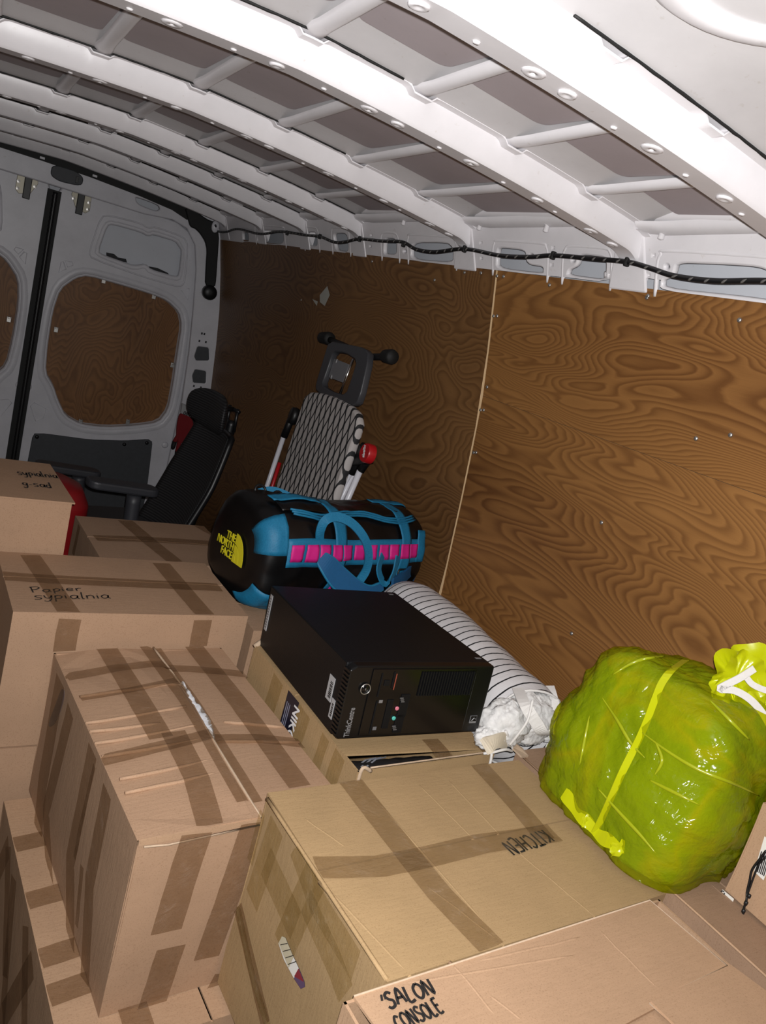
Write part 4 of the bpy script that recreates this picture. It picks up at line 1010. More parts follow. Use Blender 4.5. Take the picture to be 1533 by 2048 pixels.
# ------------------------------------------------------------------ duffel bag
MT['duffel'] = plain('black_coated_fabric', (.0032, .0032, .0036), .34, nz=.2, nscale=25)
t = NT('blue_webbing'); v = t.coord(); n_ = t.noise(v, 240, 2); t.set(Base_Color=t.mix(n_, (.004, .115, .24), (.010, .20, .37)), Roughness=.6); t.bump(n_, .3, .002); MT['blue'] = t.m
MT['blue_dark'] = plain('blue_padding', (.004, .085, .22), .7, nz=.15, nscale=100)
MT['pink'] = plain('pink_webbing', (.62, .012, .22), .6, nz=.12, nscale=120)
MT['yellow_print'] = plain('yellow_print', (.58, .52, .015), .5)
def build_duffel():
    L, Ry, Rz = .325, .150, .152
    yaw = math.radians(15)
    root = thing('duffel_bag', 'black duffel bag with blue straps and pink webbing', 'bag', (1.072, 1.960, .722), yaw)
    Mx = wm(root)
    prof = [(-1, 0), (-.995, .45), (-.985, .72), (-.955, .88), (-.90, .965), (-.80, 1), (.80, 1), (.90, .965), (.955, .88), (.985, .72), (.995, .45), (1, 0)]
    def scl(u): return interp(prof, u)
    def cs(ang, e=2.5):
        c, s = math.cos(ang), math.sin(ang); k = (abs(c)**e+abs(s)**e)**(-1/e); return c*k, s*k
    def surf(u, ang, off=0):
        s = scl(u); c, z = cs(ang)
        wr = .085*noise.noise(Vector((u*2.2, c*1.2, z*1.2)))+.05*noise.noise(Vector((u*6+c, c*3.2, z*3.2)))+.03*(.4-abs(noise.noise(Vector((u*9+c*2, c*5, z*5)))))
        sag = 1-.10*max(0, 1-abs(u)/.9)*max(0, z)+.05*math.exp(-((u+.55)/.25)**2)*max(0, z)-.06*max(0, u)*max(0, z)
        k = s*(1+wr*.8)
        y = c*(Ry*k+off); zz = Rz+z*(Rz*k*sag+off)
        return Vector((u*L+(off if u > .99 else -off if u < -.99 else 0), y, max(zz, .0)))
    us = [-1, -.997, -.995, -.985, -.97, -.955, -.93, -.90, -.85]+[-.8+i*.04 for i in range(41)]+[.85, .90, .93, .955, .97, .985, .995, .997, 1]
    m = MB(); m.grid(lambda a, b: surf(us[round(a*(len(us)-1))], 2*PI*b), len(us), 64, wrapv=True)
    body = m.obj('bag_body', 'duffel', root, smooth=True)
    def patch(name, mat, u0, u1, a0, a1, off, nu=24, na=8, fu=None, parent=root):
        m = MB(); g = lambda a, b: surf((fu(a, b) if fu else u0+(u1-u0)*a), math.radians(a0+(a1-a0)*b), off+.0012*noise.noise(Vector((a*9, b*4, off*500))))
        m.grid(g, nu, na); o = m.obj(name, mat, parent, smooth=True)
        s = o.modifiers.new('thick', 'SOLIDIFY'); s.thickness = .0025; s.offset = 1; return o
    # daisy chains
    patch('daisy_chain', 'blue', -.80, .98, 150, 178, .0035, 40, 8)
    for k in range(11):
        u = -.72+k*.145; 
        if abs(u+.22) < .06: continue
        patch('pink_loop', 'pink', u-.055, u+.066, 156, 172, .0075+.003*(k % 2), 6, 5)
    # blue shoulder panel at the end seam and lower corner panel
    patch('end_panel', 'blue', -.99, -.80, 126, 166, .0045, 10, 10); patch('end_panel', 'blue', -.985, -.62, 206, 252, .0045, 16, 10); patch('end_panel', 'blue', .80, .985, 140, 178, .0045, 10, 8)
        # vertical carry webbing with pink insert and buckle
    for u in (-.22, .62):
        patch('carry_webbing', 'blue', u-.070, u+.070, 92, 250, .007, 6, 40)
        patch('pink_insert', 'pink', u-.028, u+.030, 190, 250, .0115, 5, 18)
        bp = surf(u, math.radians(192), .016); bn = Vector((0, -1, .15)).normalized()
        mm = MB(); sx = Vector((1, 0, 0)); sz = sx.cross(bn)
        ring = [bp+sx*x+sz*z for x, z in rrect(-.018, -.021, .018, .021, .006, 3)]
        mm.tube(ring, .0036, 6, closed=True); mm.tube([bp-sx*.018, bp+sx*.018], .003, 6); mm.obj('buckle', 'black', root, smooth=True)
    # zip cover along the top with piped edges
    patch('zip_cover', 'duffel', -.80, .85, 98, 122, .006, 40, 8)
    for k, a in enumerate((121, 124, 127)):
        pts = [surf(-.72+1.55*i/30, math.radians(a+5*math.sin(i*.32)), .009) for i in range(31)]
        MB().tube(pts, .0034, 6).obj('zip_piping', 'blue', root, smooth=True)
    patch('top_webbing', 'blue', -.82, -.30, 96, 108, .012, 16, 5); patch('top_webbing', 'blue', .45, .95, 84, 94, .008, 14, 4)
    # compression straps at the top
    def wl(px, py, y): return Mx.inverted() @ ony(px, py, y)
    S_ = Vector((1, 0, 0))
    P = catmull([wl(520, 992, 1.99), wl(545, 988, 1.985), wl(575, 1000, 1.96), wl(592, 1020, 1.93), wl(622, 1034, 1.95)], 6)
    MB().ribbon(P, Vector((0, .7, .7)), .045, .004).obj('shoulder_strap', 'blue', root)
    P = catmull([wl(612, 1016, 2.0), wl(650, 1030, 1.99), wl(690, 1034, 2.0), wl(725, 1040, 2.02)], 6)
    MB().ribbon(P, Vector((0, .6, .8)), [.03+.02*math.sin(PI*i/18) for i in range(len(P))], .008).obj('shoulder_strap', 'blue', root)
    for px, py in ((556, 993), (521, 980)):
        c = wl(px, py, 1.955); MB().tube([c+Vector((.018*math.cos(k*PI/7), .006*math.sin(k*PI/7), .013*math.sin(k*PI/7))) for k in range(14)], .004, 6, closed=True).obj('buckle', 'black', root, smooth=True)
    # big grab handle in the middle, and its sleeve
    P = catmull([wl(633, 1088, 1.79), wl(628, 1060, 1.80), wl(618, 1030, 1.86), wl(616, 1016, 1.90)], 6)
    MB().ribbon(P, [Vector((1, .1, .1))]*len(P), .026, .004).obj('handle', 'blue', root)
    P = catmull([wl(640, 1090, 1.785), wl(641, 1062, 1.775), wl(652, 1040, 1.775), wl(676, 1034, 1.78), wl(706, 1048, 1.775), wl(730, 1078, 1.765), wl(738, 1110, 1.765), wl(733, 1140, 1.77), wl(716, 1166, 1.775)], 7)
    sd = []
    for i in range(len(P)):
        tt = (P[min(len(P)-1, i+1)]-P[max(0, i-1)]).normalized(); sd.append(tt.cross(Vector((-.25, -.85, .45))))
    MB().ribbon(P, sd, .026, .004).obj('handle', 'blue', root)
    # padded shoulder strap hanging over the front
    P = catmull([wl(640, 1112, 1.765), wl(655, 1128, 1.75), wl(678, 1156, 1.74), wl(706, 1176, 1.735), wl(735, 1182, 1.74), wl(765, 1172, 1.76)], 7)
    wds = [.022+.040*math.sin(PI*min(1, i/30)) for i in range(len(P))]
    pad = MB().ribbon(P, [Vector((.45, .25, .75))]*len(P), wds, .010).obj('shoulder_pad', 'blue_dark', root, bevel=0)
    n_ = len(P)
    for sg in (-1, 1):
        E = []
        for i in range(n_):
            tt = (P[min(n_-1, i+1)]-P[max(0, i-1)]).normalized(); s_ = Vector((.45, .25, .75)); s_ = (s_-tt*s_.dot(tt)).normalized(); E.append(P[i]+s_*wds[i]/2*sg)
        MB().tube(E, .0048, 6).obj('pad_binding', 'blue', pad, smooth=True)
    P = catmull([wl(766, 1110, 1.79), wl(758, 1140, 1.765), wl(770, 1166, 1.76), wl(788, 1146, 1.78), wl(796, 1112, 1.80)], 6)
    MB().ribbon(P, [Vector((.9, .4, .1))]*len(P), .028, .004).obj('handle', 'blue', root)
    P = catmull([wl(785, 1168, 1.80), wl(806, 1156, 1.84), wl(824, 1140, 1.90), wl(830, 1152, 1.92)], 5)
    MB().ribbon(P, [Vector((.2, .2, .9))]*len(P), .040, .008).obj('shoulder_strap', 'blue_dark', root)
    c = wl(818, 1096, 1.93); MB().tube([c+Vector((.010*math.cos(k*PI/6), .004*math.sin(k*PI/6), .020*math.sin(k*PI/6))) for k in range(12)], .004, 6, closed=True).obj('buckle', 'black', root, smooth=True)
    # maker's mark on the end panel: three stacked words beside a quarter dome of arcs
    ex = -L-.003
    FR = lambda y, z, dx=0: frame((ex-dx, y, z), (0, -1, 0), (0, 0, 1), (-1, 0, 0))
    for i, wd_ in enumerate(('THE', 'NORTH', 'FACE')):
        text_mesh('logo_lettering', wd_, .0310, 'yellow_print', FR(-.010, .172-.0245*i, .003), root, sx=.74, bold=.0002, ext=.0012, align='RIGHT')
    x0, z0, Rr = -.013, .120, .080
    def arc(ri, ro, name):
        N = 12; m = MB(); poly = []
        for k in range(N+1):
            a = PI/2*k/N; poly.append((ro*math.cos(a)*.62, ro*math.sin(a)))
        for k in range(N, -1, -1):
            a = PI/2*k/N; poly.append((ri*math.cos(a)*.62, ri*math.sin(a)))
        m.prism(poly, 0, .0015, lambda x, z, d: (ex-.002-d, x0-x, z0+z)); m.obj(name, 'yellow_print', root)
    arc(.050, .080, 'logo_dome'); arc(.026, .0470, 'logo_dome'); arc(.001, .0230, 'logo_dome')
    return root
build_duffel()

# ------------------------------------------------------------------ ironing board standing against the plywood
def board_mat():
    t = NT('board_cover'); tc = t.n('ShaderNodeTexCoord'); sp = t.n('ShaderNodeSeparateXYZ', i_0=tc.outputs['Object'])
    u = t.math('MULTIPLY', sp.outputs[1], 1/.108); v = t.math('MULTIPLY', sp.outputs[0], 1/.0205)
    c = t.math('MULTIPLY', t.math('COSINE', t.math('MULTIPLY', u, 2*PI)), .40)
    d1 = t.math('PINGPONG', t.math('SUBTRACT', v, c), 1.0); d2 = t.math('PINGPONG', t.math('ADD', t.math('SUBTRACT', v, 1.0), c), 1.0)
    g = t.ramp(t.math('MINIMUM', d1, d2), [(0, (.012, .012, .014)), (.17, (.012, .012, .014)), (.22, (.44, .41, .40)), (1, (.44, .41, .40))])
    t.set(Base_Color=g, Roughness=.75); return t.m
MT['board'] = board_mat()
MT['leg_white'] = plain('white_tube', (.66, .66, .72), .3)
MT['rest_grey'] = plain('dark_grey_plastic', (.045, .046, .052), .4)
MT['rest_plate'] = plain('grey_plate', (.16, .16, .17), .4)
MT['chrome'] = plain('bright_wire', (.75, .75, .75), .2, 1)
MT['redcap'] = plain('red_cap', (.42, .008, .012), .35)
def build_board():
    P0 = Vector((1.245, 0, ZC-.33)); ay = Vector((.085, 0, 1)).normalized(); ax = Vector((0, -1, 0)); az = ax.cross(ay)
    base = onp(560, 1000, P0, az)
    org = P0+ay*((-ZC+.33+.06)/ay.z); org.y = 2.5; org = Vector((org.x, 2.5, org.z))
    root = thing('ironing_board', 'folded ironing board with a black lattice cover leaning on the plywood', 'ironing board', org)
    F = frame((0, 0, 0), ax, ay, az)
    def Lc(px, py, off=0):
        q = onp(px, py, org+az*off, az)-org; return (q.dot(ax), q.dot(ay))
    def V(px, py, off=0): return onp(px, py, org+az*off, az)-org
    tl, tr = Lc(609, 792), Lc(714, 838); l2, r2 = Lc(545, 1000), Lc(655, 1025)
    top = [Lc(*p) for p in ((604, 812), (609, 797), (620, 788), (640, 790), (668, 798), (694, 812), (710, 828), (713, 850))]
    poly = top+[r2, (r2[0]+.01, .10), (r2[0]-.05, .03), (l2[0]+.06, .03), (l2[0]-.005, .10), l2]
    brd = plate('board', smooth_poly(poly, 1, .1), [], .032, 'board', F, root, .010)
    brd.parent = root; brd.matrix_parent_inverse = Matrix(); brd.matrix_basis = F @ Matrix.Translation((0, 0, -.016))
    # iron rest
    op = [Lc(*p) for p in ((655, 682), (690, 689), (724, 696), (734, 709), (713, 800), (701, 808), (665, 795), (630, 780), (629, 767), (645, 715))]
    ip = [Lc(*p) for p in ((662, 699), (688, 702), (712, 718), (702, 752), (688, 791), (660, 784), (638, 770), (651, 735))]
    o = plate('iron_rest', smooth_poly(op, 1, .2), [smooth_poly(ip, 1, .2)], .026, 'rest_grey', F, root, .004)
    o.parent = root; o.matrix_parent_inverse = Matrix(); o.matrix_basis = F @ Matrix.Translation((0, 0, -.020))
    pp_ = [Lc(*p) for p in ((659, 714), (688, 726), (676, 761), (648, 751))]
    o2 = plate('rest_plate', pp_, [], .006, 'rest_plate', F, o, .001); o2.matrix_parent_inverse = Matrix(); o2.matrix_basis = Matrix.Translation((0, 0, -.004))
    for px, py in ((663, 719), (653, 750)):
        q = Lc(px, py); MB().lathe([(.0005, .004), (.008, .003), (.009, -.001), (.0005, -.002)], 12, lambda x, y, z: (q[0]+x, q[1]+y, z)).obj('rivet', 'sticker', o2, smooth=True)
    MB().tube([V(707, 718, -.008), V(681, 787, -.008)], .0050, 8).obj('wire', 'chrome', root, smooth=True)
    MB().tube([V(664, 702, -.012), V(661, 713, -.012)], .003, 6).obj('wire', 'chrome', root, smooth=True); MB().tube([V(646, 756, -.012), V(642, 767, -.012)], .003, 6).obj('wire', 'chrome', root, smooth=True)
    # T foot behind the rest
    MB().tube([V(652, 676, -.05), V(690, 692, -.05), V(735, 714, -.05), V(786, 713, -.05)], .012, 10).obj('foot_bar', 'black', root, smooth=True)
    for px, py in ((651, 676), (777, 713)):
        c = V(px, py, -.05); dx = V(px+8, py+1, -.05)-c; MB().tube([c-dx*1.0, c-dx*.8, c+dx*.9, c+dx*1.3], [.018, .022, .026, .022], 12).obj('foot_cap', 'rubber', root, smooth=True)
    # folded legs
    def leg(pts, r, mat='leg_white', off=-.055, name='leg'):
        MB().tube([V(*p, off) for p in pts], r, 10).obj(name, mat, root, smooth=True)
    leg([(701, 946), (655, 1024), (560, 1180)], .011); leg([(722, 938), (682, 1030), (615, 1180)], .011, off=-.06); leg([(710, 942), (668, 1028), (590, 1180)], .010, off=-.07); leg([(692, 928), (650, 1010), (560, 1180)], .010, off=-.08)
    leg([(568, 872), (530, 985), (480, 1130)], .010, off=-.05); leg([(560, 925), (541, 985), (500, 1120)], .008, 'redcap', -.07)
    leg([(586, 830), (568, 874)], .015, 'black', -.05, 'leg_sleeve'); leg([(732, 890), (702, 946)], .017, 'black', -.05, 'leg_sleeve'); leg([(742, 912), (722, 940)], .015, 'black', -.06, 'leg_sleeve')
    c1 = V(588, 832, -.05); MB().lathe([(.002, .016), (.024, .014), (.026, 0), (.024, -.014), (.002, -.016)], 16, lambda x, y, z: tuple(c1+ax*x+ay*y*1.4+az*z)).obj('leg_joint', 'black', root, smooth=True)
    for pts in (((693, 888), (727, 890), (742, 925), (712, 932), (688, 928)), ((676, 952), (690, 958), (668, 998), (660, 990))):
        q = [Lc(*p, -.045) for p in pts]; mm = MB(); mm.prism(q, -.060, -.030, lambda x, y, z: tuple(ax*x+ay*y+az*z)); mm.obj('hinge_block', 'black', root, bevel=.004)
    c2 = V(733, 906, -.022); cap = MB().lathe([(.002, .008), (.030, .008), (.033, .004), (.033, -.02), (.002, -.02)], 24, lambda x, y, z: tuple(c2+ax*x+ay*y+az*z)).obj('end_cap', 'redcap', root, auto=40)
    up = (ay*.86-ax*.35).normalized()
    text_mesh('cap_lettering', 'vileda', .020, 'print_white', frame(c2+az*.0088+up*.026-up.cross(az)*(-.004), -up, up.cross(az)*-1, az), cap, bold=.0006, ext=.0003, sx=.95)
    return root
build_board()

# ------------------------------------------------------------------ office chair
def mesh_fabric():
    t = NT('chair_mesh'); v = t.coord(); wv = t.n('ShaderNodeTexWave', i_Vector=v, i_Scale=32, i_Distortion=.2, bands_direction='Z'); w2 = t.n('ShaderNodeTexWave', i_Vector=v, i_Scale=60, bands_direction='Y')
    h = t.math('MULTIPLY', wv.outputs[1], t.math('ADD', t.math('MULTIPLY', w2.outputs[1], .3), .7))
    t.set(Base_Color=t.mix(h, (.005, .005, .006), (.032, .032, .034)), Roughness=.6); t.bump(h, .4, .002); return t.m
MT['chair_mesh'] = mesh_fabric()
MT['chair_black'] = plain('chair_plastic', (.007, .007, .008), .4)
MT['arm_pad'] = plain('arm_pad', (.030, .031, .037), .5)
def build_chair():
    r = thing('office_chair', 'black mesh office chair with headrest and armrests facing the van wall', 'chair', (.80, 3.06, 0), PI+math.radians(10))
    # back: curved mesh panel in a frame (chair faces local +x)
    def bk(a, b):
        y = (a-.5)*2; z = b
        wdt = .190*(1-.22*max(0, z-.55)/.45)*(1-.06*(1-z))
        x = -.10-.165*z-.012*math.sin(PI*z)+.035*y*y
        return Vector((x, y*wdt+.040, .50+.46*z))
    m = MB(); m.grid(bk, 18, 24); bo = m.obj('backrest', 'chair_mesh', r, smooth=True); so = bo.modifiers.new('t', 'SOLIDIFY'); so.thickness = .008
    edge = [bk(0, k/14) for k in range(15)]+[bk(k/10, 1) for k in range(1, 11)]+[bk(1, 1-k/14) for k in range(1, 15)]+[bk(1-k/10, 0) for k in range(1, 10)]
    MB().tube([p+Vector((-.008, 0, 0)) for p in edge], .014, 8, closed=True).obj('back_frame', 'chair_black', r, smooth=True)
    MB().tube(catmull([(-.02, 0, .42), (-.20, 0, .44), (-.26, 0, .62), (-.32, 0, .85), (-.33, 0, 1.00)], 5), .022, 10).obj('back_spine', 'chair_black', r, smooth=True)
    # headrest
    def hd(a, b):
        th = 2*PI*b; rr = .5-.5*math.cos(PI*a) if a < .5 else 1
        c, s = math.cos(th), math.sin(th); e = (abs(c)**2.8+abs(s)**2.8)**(-1/2.8)
        k = math.sin(PI*a); y = .165*c*e*k**.55; z = .082*s*e*k**.55; f = -.022*math.cos(PI*a)
        return Vector((-.215-f*1.0+.9*y*y*1.6-.9*z*z+.04*z, y+.035, 1.035+z))
    MB().grid(hd, 22, 36, wrapv=True).obj('headrest', 'chair_mesh', r, smooth=True)
    for y in (-.035, .035): MB().tube([(-.33, y, .96), (-.325, y, 1.06)], .007, 8).obj('headrest_post', 'chair_black', r, smooth=True)
    MB().tube([(-.325, -.05, 1.05), (-.325, .05, 1.05)], .008, 8).obj('headrest_bracket', 'chair_black', r, smooth=True); MB().tube([(-.325, 0, 1.05), (-.23, 0, 1.04)], .010, 8).obj('headrest_bracket', 'chair_black', r, smooth=True)
    # seat
    m = MB(); pl_ = rrect(-.22, -.25, .27, .25, .07, 5)
    m.prism(pl_, .44, .505); m.obj('seat', 'chair_mesh', r, bevel=.012)
    MB().box((0, 0, .41), (.30, .24, .06)).obj('mechanism', 'chair_black', r, bevel=.01)
    for sg in (-1, 1):
        y = sg*.285
        m = MB(); pts = [(.02+(.04 if k == 0 else 0), 0) for k in range(1)]
        pad = rrect(-.02, -.042, .245, .042, .035, 5)
        m.prism(pad, 0, .03, lambda x, yy, z: (x+.095, y+yy, (.735 if sg > 0 else .62)+z-.05*(x/.25)*-.35)); a = m.obj('armrest', 'arm_pad', r, bevel=.008)
        MB().tube(catmull([(.08, sg*.20, .44), (.13, sg*.265, .45), (.15, y, .53), (.16, y, .73 if sg > 0 else .615)], 5), [.022]*8+[.027]*8, 10).obj('arm_post', 'arm_pad', r, smooth=True)
    MB().tube([(0, 0, .39), (0, 0, .24), (0, 0, .235), (0, 0, .10)], [.022, .022, .032, .032], 14).obj('gas_lift', 'chair_black', r, smooth=True)
    for k in range(5):
        a = 2*PI*k/5+.3; c, s = math.cos(a), math.sin(a)
        MB().tube([(c*.03, s*.03, .105), (c*.17, s*.17, .095), (c*.29, s*.29, .075)], [.026, .022, .017], 10).obj('base_arm', 'chair_black', r, smooth=True)
        q = Vector((c*.29, s*.29, .030)); MB().lathe([(.004, -.022), (.026, -.022), (.030, -.016), (.030, .016), (.026, .022), (.004, .022)], 14, lambda x, yy, z: tuple(q+Vector((x*c-z*s, x*s+z*c, yy)))).obj('caster', 'rubber', r, smooth=True)
    return r
build_chair()

# ------------------------------------------------------------------ red bin in the gap beside the chair
def build_bin():
    r = thing('red_bin', 'rounded red plastic bin on a dark base beside the office chair arm', 'bin', (.335, 2.62, 0))
    def body(a, b):
        ang = 2*PI*b; e = 3; c, s = math.cos(ang), math.sin(ang); k = (abs(c)**e+abs(s)**e)**(-1/e)
        z = .50+.30*a; sc = interp([(0, .97), (.3, 1), (.75, 1), (.92, .86), (1, .55)], a)
        if .10 < a < .14 or .22 < a < .25: sc += .025
        return (c*k*.175*sc, s*k*.13*sc, z)
    m = MB(); m.grid(body, 40, 32, wrapv=True); n = len(m.v); m.f += [tuple(n-32+k for k in range(32)), tuple(range(32))[::-1]]
    m.obj('red_shell', plain('red_plastic', (.20, .006, .008), .4), r, auto=40)
    MB().prism(rrect(-.165, -.12, .165, .12, .04), 0, .505).obj('base', 'chair_black', r, bevel=.006)
build_bin()

# ------------------------------------------------------------------ work gloves hung on the rear pillar
MT['glove_red'] = plain('red_knit', (.20, .008, .012), .9, nz=.2, nscale=200)
def build_gloves():
    yg = YD-.115
    def glove(label, dx, dyy, palm, fingers, mp, mf, cuff):
        c = ony(375+dx, 860, yg+dyy); r = thing('work_glove', label, 'glove', (c.x, yg+dyy, c.z-.12), group='work gloves hung on the pillar')
        V = lambda px, py: ony(px+dx, py, yg+dyy)-Vector(r.location)
        pl_ = smooth_poly([(V(*p).x, V(*p).z) for p in palm], 2, .22)
        m = MB(); m.prism(pl_, -.012, .012, lambda x, z, d: (x, d, z)); po = m.obj('palm', mp, r, bevel=.006)
        for i, (a, k, t_) in enumerate(fingers):
            A_, K_, T_ = V(*a), V(*k), V(*t_)
            MB().tube([A_, A_.lerp(K_, .5), K_], [.013, .0135, .013], 10).obj('finger', mp, r, smooth=True)
            MB().tube([K_.lerp(A_, .1), K_.lerp(T_, .5), T_.lerp(K_, .12), T_], [.0138, .0138, .011, .005], 10).obj('fingertip', mf, r, smooth=True)
        if cuff:
            q = [V(*p) for p in cuff]; m = MB(); m.prism([(p.x, p.z) for p in q], -.013, .013, lambda x, z, d: (x, d, z)); m.obj('cuff', 'sticker', r, bevel=.004)
            a = V(379, 826); text_mesh('cuff_print', '0800', .030, 'ink', frame((a.x-.04, -.0145, a.z-.012), (1, 0, -.12), (.12, 0, 1), (0, -1, 0)), r, bold=.001, ext=.0003)
    glove('red work glove with black fingertips and a white cuff', 0, 0, [(360, 822), (386, 836), (387, 862), (380, 890), (352, 884), (353, 850)],
          [((356, 872), (349, 884), (345, 899)), ((360, 880), (354, 905), (353, 922)), ((368, 884), (366, 908), (366, 930)), ((376, 882), (377, 895), (376, 926)), ((383, 858), (385, 874), (388, 896))],
          'glove_red', 'rubber', [(364, 806), (388, 818), (391, 838), (361, 826)])
    glove('black side of a work glove hanging behind the red one', 16, .035, [(366, 830), (384, 838), (386, 865), (376, 890), (358, 884), (358, 850)],
          [((362, 875), (360, 890), (358, 905)), ((370, 880), (368, 900), (366, 915)), ((378, 875), (378, 890), (378, 900))], 'rubber', 'rubber', None)
build_gloves()

# ------------------------------------------------------------------ yellow sack
def film():
    t = NT('yellow_film'); v = t.coord()
    vf = t.n('ShaderNodeMapping', i_Vector=v, i_Rotation=(.5, .6, .9), i_Scale=(1, 3.2, 3.2)).outputs[0]
    n1 = t.math('ABSOLUTE', t.math('SUBTRACT', t.noise(vf, 3.2, 3, .55, .8), .5)); n2 = t.math('ABSOLUTE', t.math('SUBTRACT', t.noise(vf, 9, 3, .55, .6), .5))
    t.set(Base_Color=(.35, .38, .008), Roughness=.15, Specular_IOR_Level=.6); t.bump(t.math('ADD', t.math('MULTIPLY', n1, 2.4), t.math('MULTIPLY', n2, .8)), .55, .016)
    tr = t.n('ShaderNodeBsdfTransparent', i_Color=(.84, .85, .10, 1)); mx = t.n('ShaderNodeMixShader', i_0=.27)
    t.l(tr.outputs[0], mx.inputs[1]); t.l(t.b.outputs[0], mx.inputs[2]); t.l(mx.outputs[0], t.out.inputs[0]); return t.m
MT['film'] = film()
MT['film_thick'] = NT('yellow_film_gathered').set(Base_Color=(.44, .47, .004), Roughness=.25)
MT['film_fold'] = NT('yellow_film_double').set(Base_Color=(.30, .34, .008), Roughness=.22)
def cloth_mat():
    t = NT('green_clothes'); v = t.coord(); n = t.noise(v, 5, 3, .5, .6); f = t.noise(v, 160, 3)
    t.set(Base_Color=t.ramp(n, [(.30, (.15, .26, .16)), (.44, (.22, .33, .20)), (.50, (.40, .38, .20)), (.55, (.24, .34, .20)), (.66, (.16, .28, .18)), (.8, (.32, .38, .28))]), Roughness=.95)
    t.bump(t.math('ADD', f, t.math('MULTIPLY', n, 6)), .4, .006); return t.m
MT['clothes'] = cloth_mat()
BC = Vector((1.292, .820, .885)); BR = Vector((.158, .196, .203))
FOLD = (RT*.8-UP*.6).normalized(); FOLD2 = (RT*.6+UP*.8).normalized(); FOLD3 = FW.copy()
def bag_r(d, k=1.0):
    e = 3.9; q = (abs(d.x/BR.x)**e+abs(d.y/BR.y)**e+abs(d.z/BR.z)**e)**(-1/e)
    n1 = noise.noise(d*1.7+Vector((3, 1, 7)))
    u_, v_, w_ = d.dot(FOLD), d.dot(FOLD2), d.dot(FOLD3)
    n2 = abs(noise.noise(Vector((u_*1.1, v_*5.0, w_*5.0)))); n3 = abs(noise.noise(Vector((u_*3, v_*13, w_*13))+Vector((4, 4, 4))))
    p = BC+d*(q*(.985+.09*n1-.10*(n2-.2)*(1 if k >= 1 else .5)-.030*(n3-.2)*(1 if k >= 1 else 0))*k)
    tz = (p.z-BC.z)/.2
    if tz > 0: p.x += .075*tz*max(0, -d.x); p.y += .02*tz*max(0, -d.y)-.02*tz*max(0, d.y)
    else: p.x += .025*tz*max(0, -d.x)
    p.z = max(p.z, .757 if k >= 1 else .765); p.x = min(p.x, wall_x(p.z)-.016-(1-k)*.05); return p
from mathutils.bvhtree import BVHTree
SACK = []
def bag_hit(px, py, lift=.003):
    d = ray(px, py).normalized()
    h = SACK[0].ray_cast(CAM, d)
    return h[0]-d*lift if h[0] else None
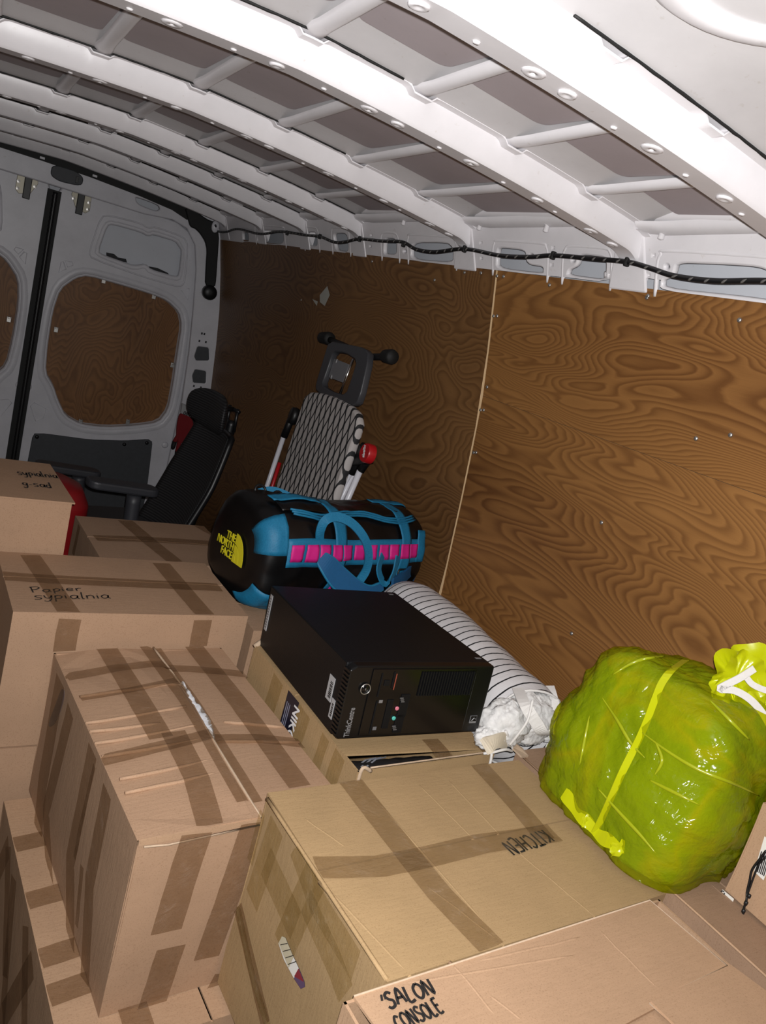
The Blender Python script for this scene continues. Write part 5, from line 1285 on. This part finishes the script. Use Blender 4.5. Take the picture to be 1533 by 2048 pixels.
def build_sack():
    m = MB(); m.grid(lambda a, b: bag_r(Vector((math.sin(PI*a)*math.cos(2*PI*b), math.sin(PI*a)*math.sin(2*PI*b), math.cos(PI*a)))), 90, 140, wrapv=True)
    SACK.append(BVHTree.FromPolygons(m.v, m.f))
    o = m.obj('refuse_sack', 'film', smooth=True, merge=True); tag(o, 'translucent yellow plastic sack of clothes with a white tie', 'bag')
    m = MB(); m.grid(lambda a, b: bag_r(Vector((math.sin(PI*a)*math.cos(2*PI*b), math.sin(PI*a)*math.sin(2*PI*b), math.cos(PI*a))), .955), 60, 90, wrapv=True)
    c = m.obj('clothes_bundle', 'clothes', smooth=True, merge=True); tag(c, 'green clothes packed inside the yellow plastic sack', 'clothes')
    pts = [bag_hit(*p) for p in ((1372, 1320), (1345, 1340), (1325, 1365), (1310, 1400), (1295, 1440), (1280, 1475), (1265, 1505), (1245, 1545), (1225, 1590), (1205, 1635), (1190, 1665), (1180, 1690))]
    pts = [p for p in pts if p]
    MB().ribbon(catmull(pts, 4), RT, .013, .0015).obj('yellow_band', 'film_thick', o)
    # gathered hems: low left corner and the ruffled neck at the right
    def ruffle(center, r1, ax, ay, az, nm, amp=.014, n=70, rings=9, a0=0, a1=2*PI, seed=0):
        m = MB()
        def fn(a, b):
            ang = a0+(a1-a0)*a; rr = r1*(.12+.88*b)*(1+.45*noise.noise(Vector((math.cos(ang)*1.6, math.sin(ang)*1.6, seed))))
            z = amp*b*(.45*math.sin(ang*7+seed+3*b)+1.6*noise.noise(Vector((math.cos(ang)*3.5, math.sin(ang)*3.5+b*2, seed))))+.012*b*b
            return center+ax*rr*math.cos(ang)+ay*rr*math.sin(ang)+az*z
        m.grid(fn, n, rings); return m.obj(nm, 'film_thick', o, smooth=True)
    cen = CAM+(bag_hit(1490, 1385, .015)-CAM) if bag_hit(1490, 1385) else onx(1490, 1385, 1.2)
    ruffle(cen+RT*.02, .078, RT, UP, -FW, 'gathered_neck', .013, seed=2)
    ruffle(cen-RT*.02+UP*.022-FW*.006, .056, RT, UP, -FW, 'gathered_neck', .012, seed=5); ruffle(cen+RT*.03-UP*.035-FW*.004, .056, RT, UP, -FW, 'gathered_neck', .014, seed=8)
    # folded base corner
    e1 = [bag_hit(*p, .004) for p in ((1128, 1586), (1146, 1612), (1166, 1636), (1190, 1660), (1214, 1680), (1240, 1698))]
    e2 = [bag_hit(*p, .010) for p in ((1128, 1640), (1150, 1664), (1172, 1684), (1200, 1706), (1224, 1716), (1240, 1690))]
    e1 = [p for p in e1 if p]
    if len(e1) > 3:
        W_ = [.022+.005*math.sin(i*.9) for i in range(len(catmull(e1, 4)))]
        P = catmull(e1, 4); P = [p+Vector((0, 0, .002*math.sin(i*.8))) for i, p in enumerate(P)]
        MB().ribbon(P, UP*.9+RT*.5, W_, .0015).obj('folded_corner', 'film_thick', o)
    for px, py, wx, hy in ((1172, 1642, .014, .020), (1236, 1698, .026, .024)):
        p = bag_hit(px, py, .008)
        if p:
            mm = MB(); mm.grid(lambda a, b: p+RT*wx*(a-.5)*(1+.5*noise.noise(Vector((b*3, px, 0))))+UP*hy*(b-.5+.25*(a-.5)+.3*noise.noise(Vector((a*3, px, 4))))-FW*.010*noise.noise(Vector((a*4, b*4, px))), 6, 6); q = mm.obj('film_tab', 'film_thick', o, smooth=True)
    # long pulled folds in the film
    for pts in (((1205, 1395), (1235, 1440), (1262, 1485), (1290, 1515)), ((1285, 1465), (1340, 1505), (1400, 1540), (1470, 1568), (1520, 1592)), ((1195, 1575), (1240, 1625), (1280, 1668), (1312, 1706)), ((1180, 1430), (1170, 1480), (1160, 1530)),
                ((1225, 1350), (1275, 1322), (1330, 1312), (1375, 1312)), ((1300, 1560), (1340, 1580), (1400, 1610)), ((1420, 1400), (1460, 1440), (1500, 1480)), ((1310, 1480), (1325, 1520), (1310, 1550))):
        P = [q_ for q_ in (bag_hit(*p_, -.001) for p_ in pts) if q_]
        if len(P) > 2:
            P = catmull(P, 6); P = [(lambda h_: h_[0] if h_[0] else p_)(SACK[0].ray_cast(CAM, (p_-CAM).normalized())) for p_ in P]
            n_ = len(P); MB().tube(P, [.0008+.0028*math.sin(PI*i/(n_-1)) for i in range(n_)], 8).obj('film_fold', 'film_fold', o, smooth=True)
    # white drawstring
    def hp(px, py, l=.012):
        p = bag_hit(px, py, l); return p if p else cen+RT*((px-1490)*.0007)-UP*((py-1385)*.0007)-FW*.012
    q = (cen-CAM).dot(FW)
    wp = lambda px, py, l=.02: CAM+ray(px, py)*(q-l)
    for pts, wd in (([(1510, 1337), (1480, 1356), (1448, 1372), (1442, 1378), (1470, 1381), (1500, 1398), (1525, 1425), (1545, 1460)], .013), ([(1494, 1355), (1505, 1368), (1525, 1378), (1550, 1385)], .011), ([(1448, 1374), (1440, 1382)], .012)):
        P = catmull([wp(*p, .030) for p in pts], 5); MB().ribbon(P, [(UP*.85+RT*.3)]*len(P), wd, .0018).obj('drawstring', 'canvas', o)
build_sack()

# ------------------------------------------------------------------ braided rope clipped along the wall top
def build_rope():
    px = [(431, 450), (436, 462), (452, 464), (476, 458), (520, 468), (560, 463), (610, 470), (640, 473), (668, 484), (690, 484), (720, 478), (762, 482), (805, 484), (832, 498), (870, 504), (930, 498), (1000, 511), (1060, 514), (1107, 511), (1180, 517), (1255, 524), (1300, 536), (1350, 552), (1430, 562), (1533, 562), (1640, 572)]
    xs = [1.30]*len(px); xs[0] = 1.325
    P = [ony(*px[0], YD-.12)]+[onx(a, b, 1.292) for a, b in px[1:]]
    C = catmull(P, 8)
    m = MB(); m.tube(C, .0058, 8)
    o = m.obj('braided_rope', 'black', smooth=True); tag(o, 'black braided rope with grey flecks slung along the top of the wall', 'rope')
    # flecks: short grey strands lying on the braid
    g = MB(); L = 0; last = None; dens = []
    for a, b in zip(C, C[1:]):
        n = max(1, int((b-a).length/.004))
        dens += [a+(b-a)*k/n for k in range(n)]
    i = 4
    while i < len(dens)-6:
        t_ = (dens[i+3]-dens[i]).normalized(); side = t_.cross(Vector((0, 0, 1))).normalized(); upv = side.cross(t_)
        pts = []
        for k in range(4):
            a = -1.1+k*.5; pts.append(dens[i+k]+(side*math.cos(a)+upv*math.sin(a))*.0052)
        g.tube(pts, [.001, .0026, .0026, .001], 5); i += 9
    g.obj('grey_flecks', plain('grey_yarn', (.11, .105, .10), .9), o, smooth=True)['kind'] = 'stuff'
    for px_ in ((1255, 524), (1107, 511), (930, 498), (720, 478), (808, 488), (575, 466), (640, 473)):
        p = onx(*px_, 1.292); MB().box(p, (.014, .010, .020)).obj('cable_clip', 'rubber', o, bevel=.003)
build_rope()
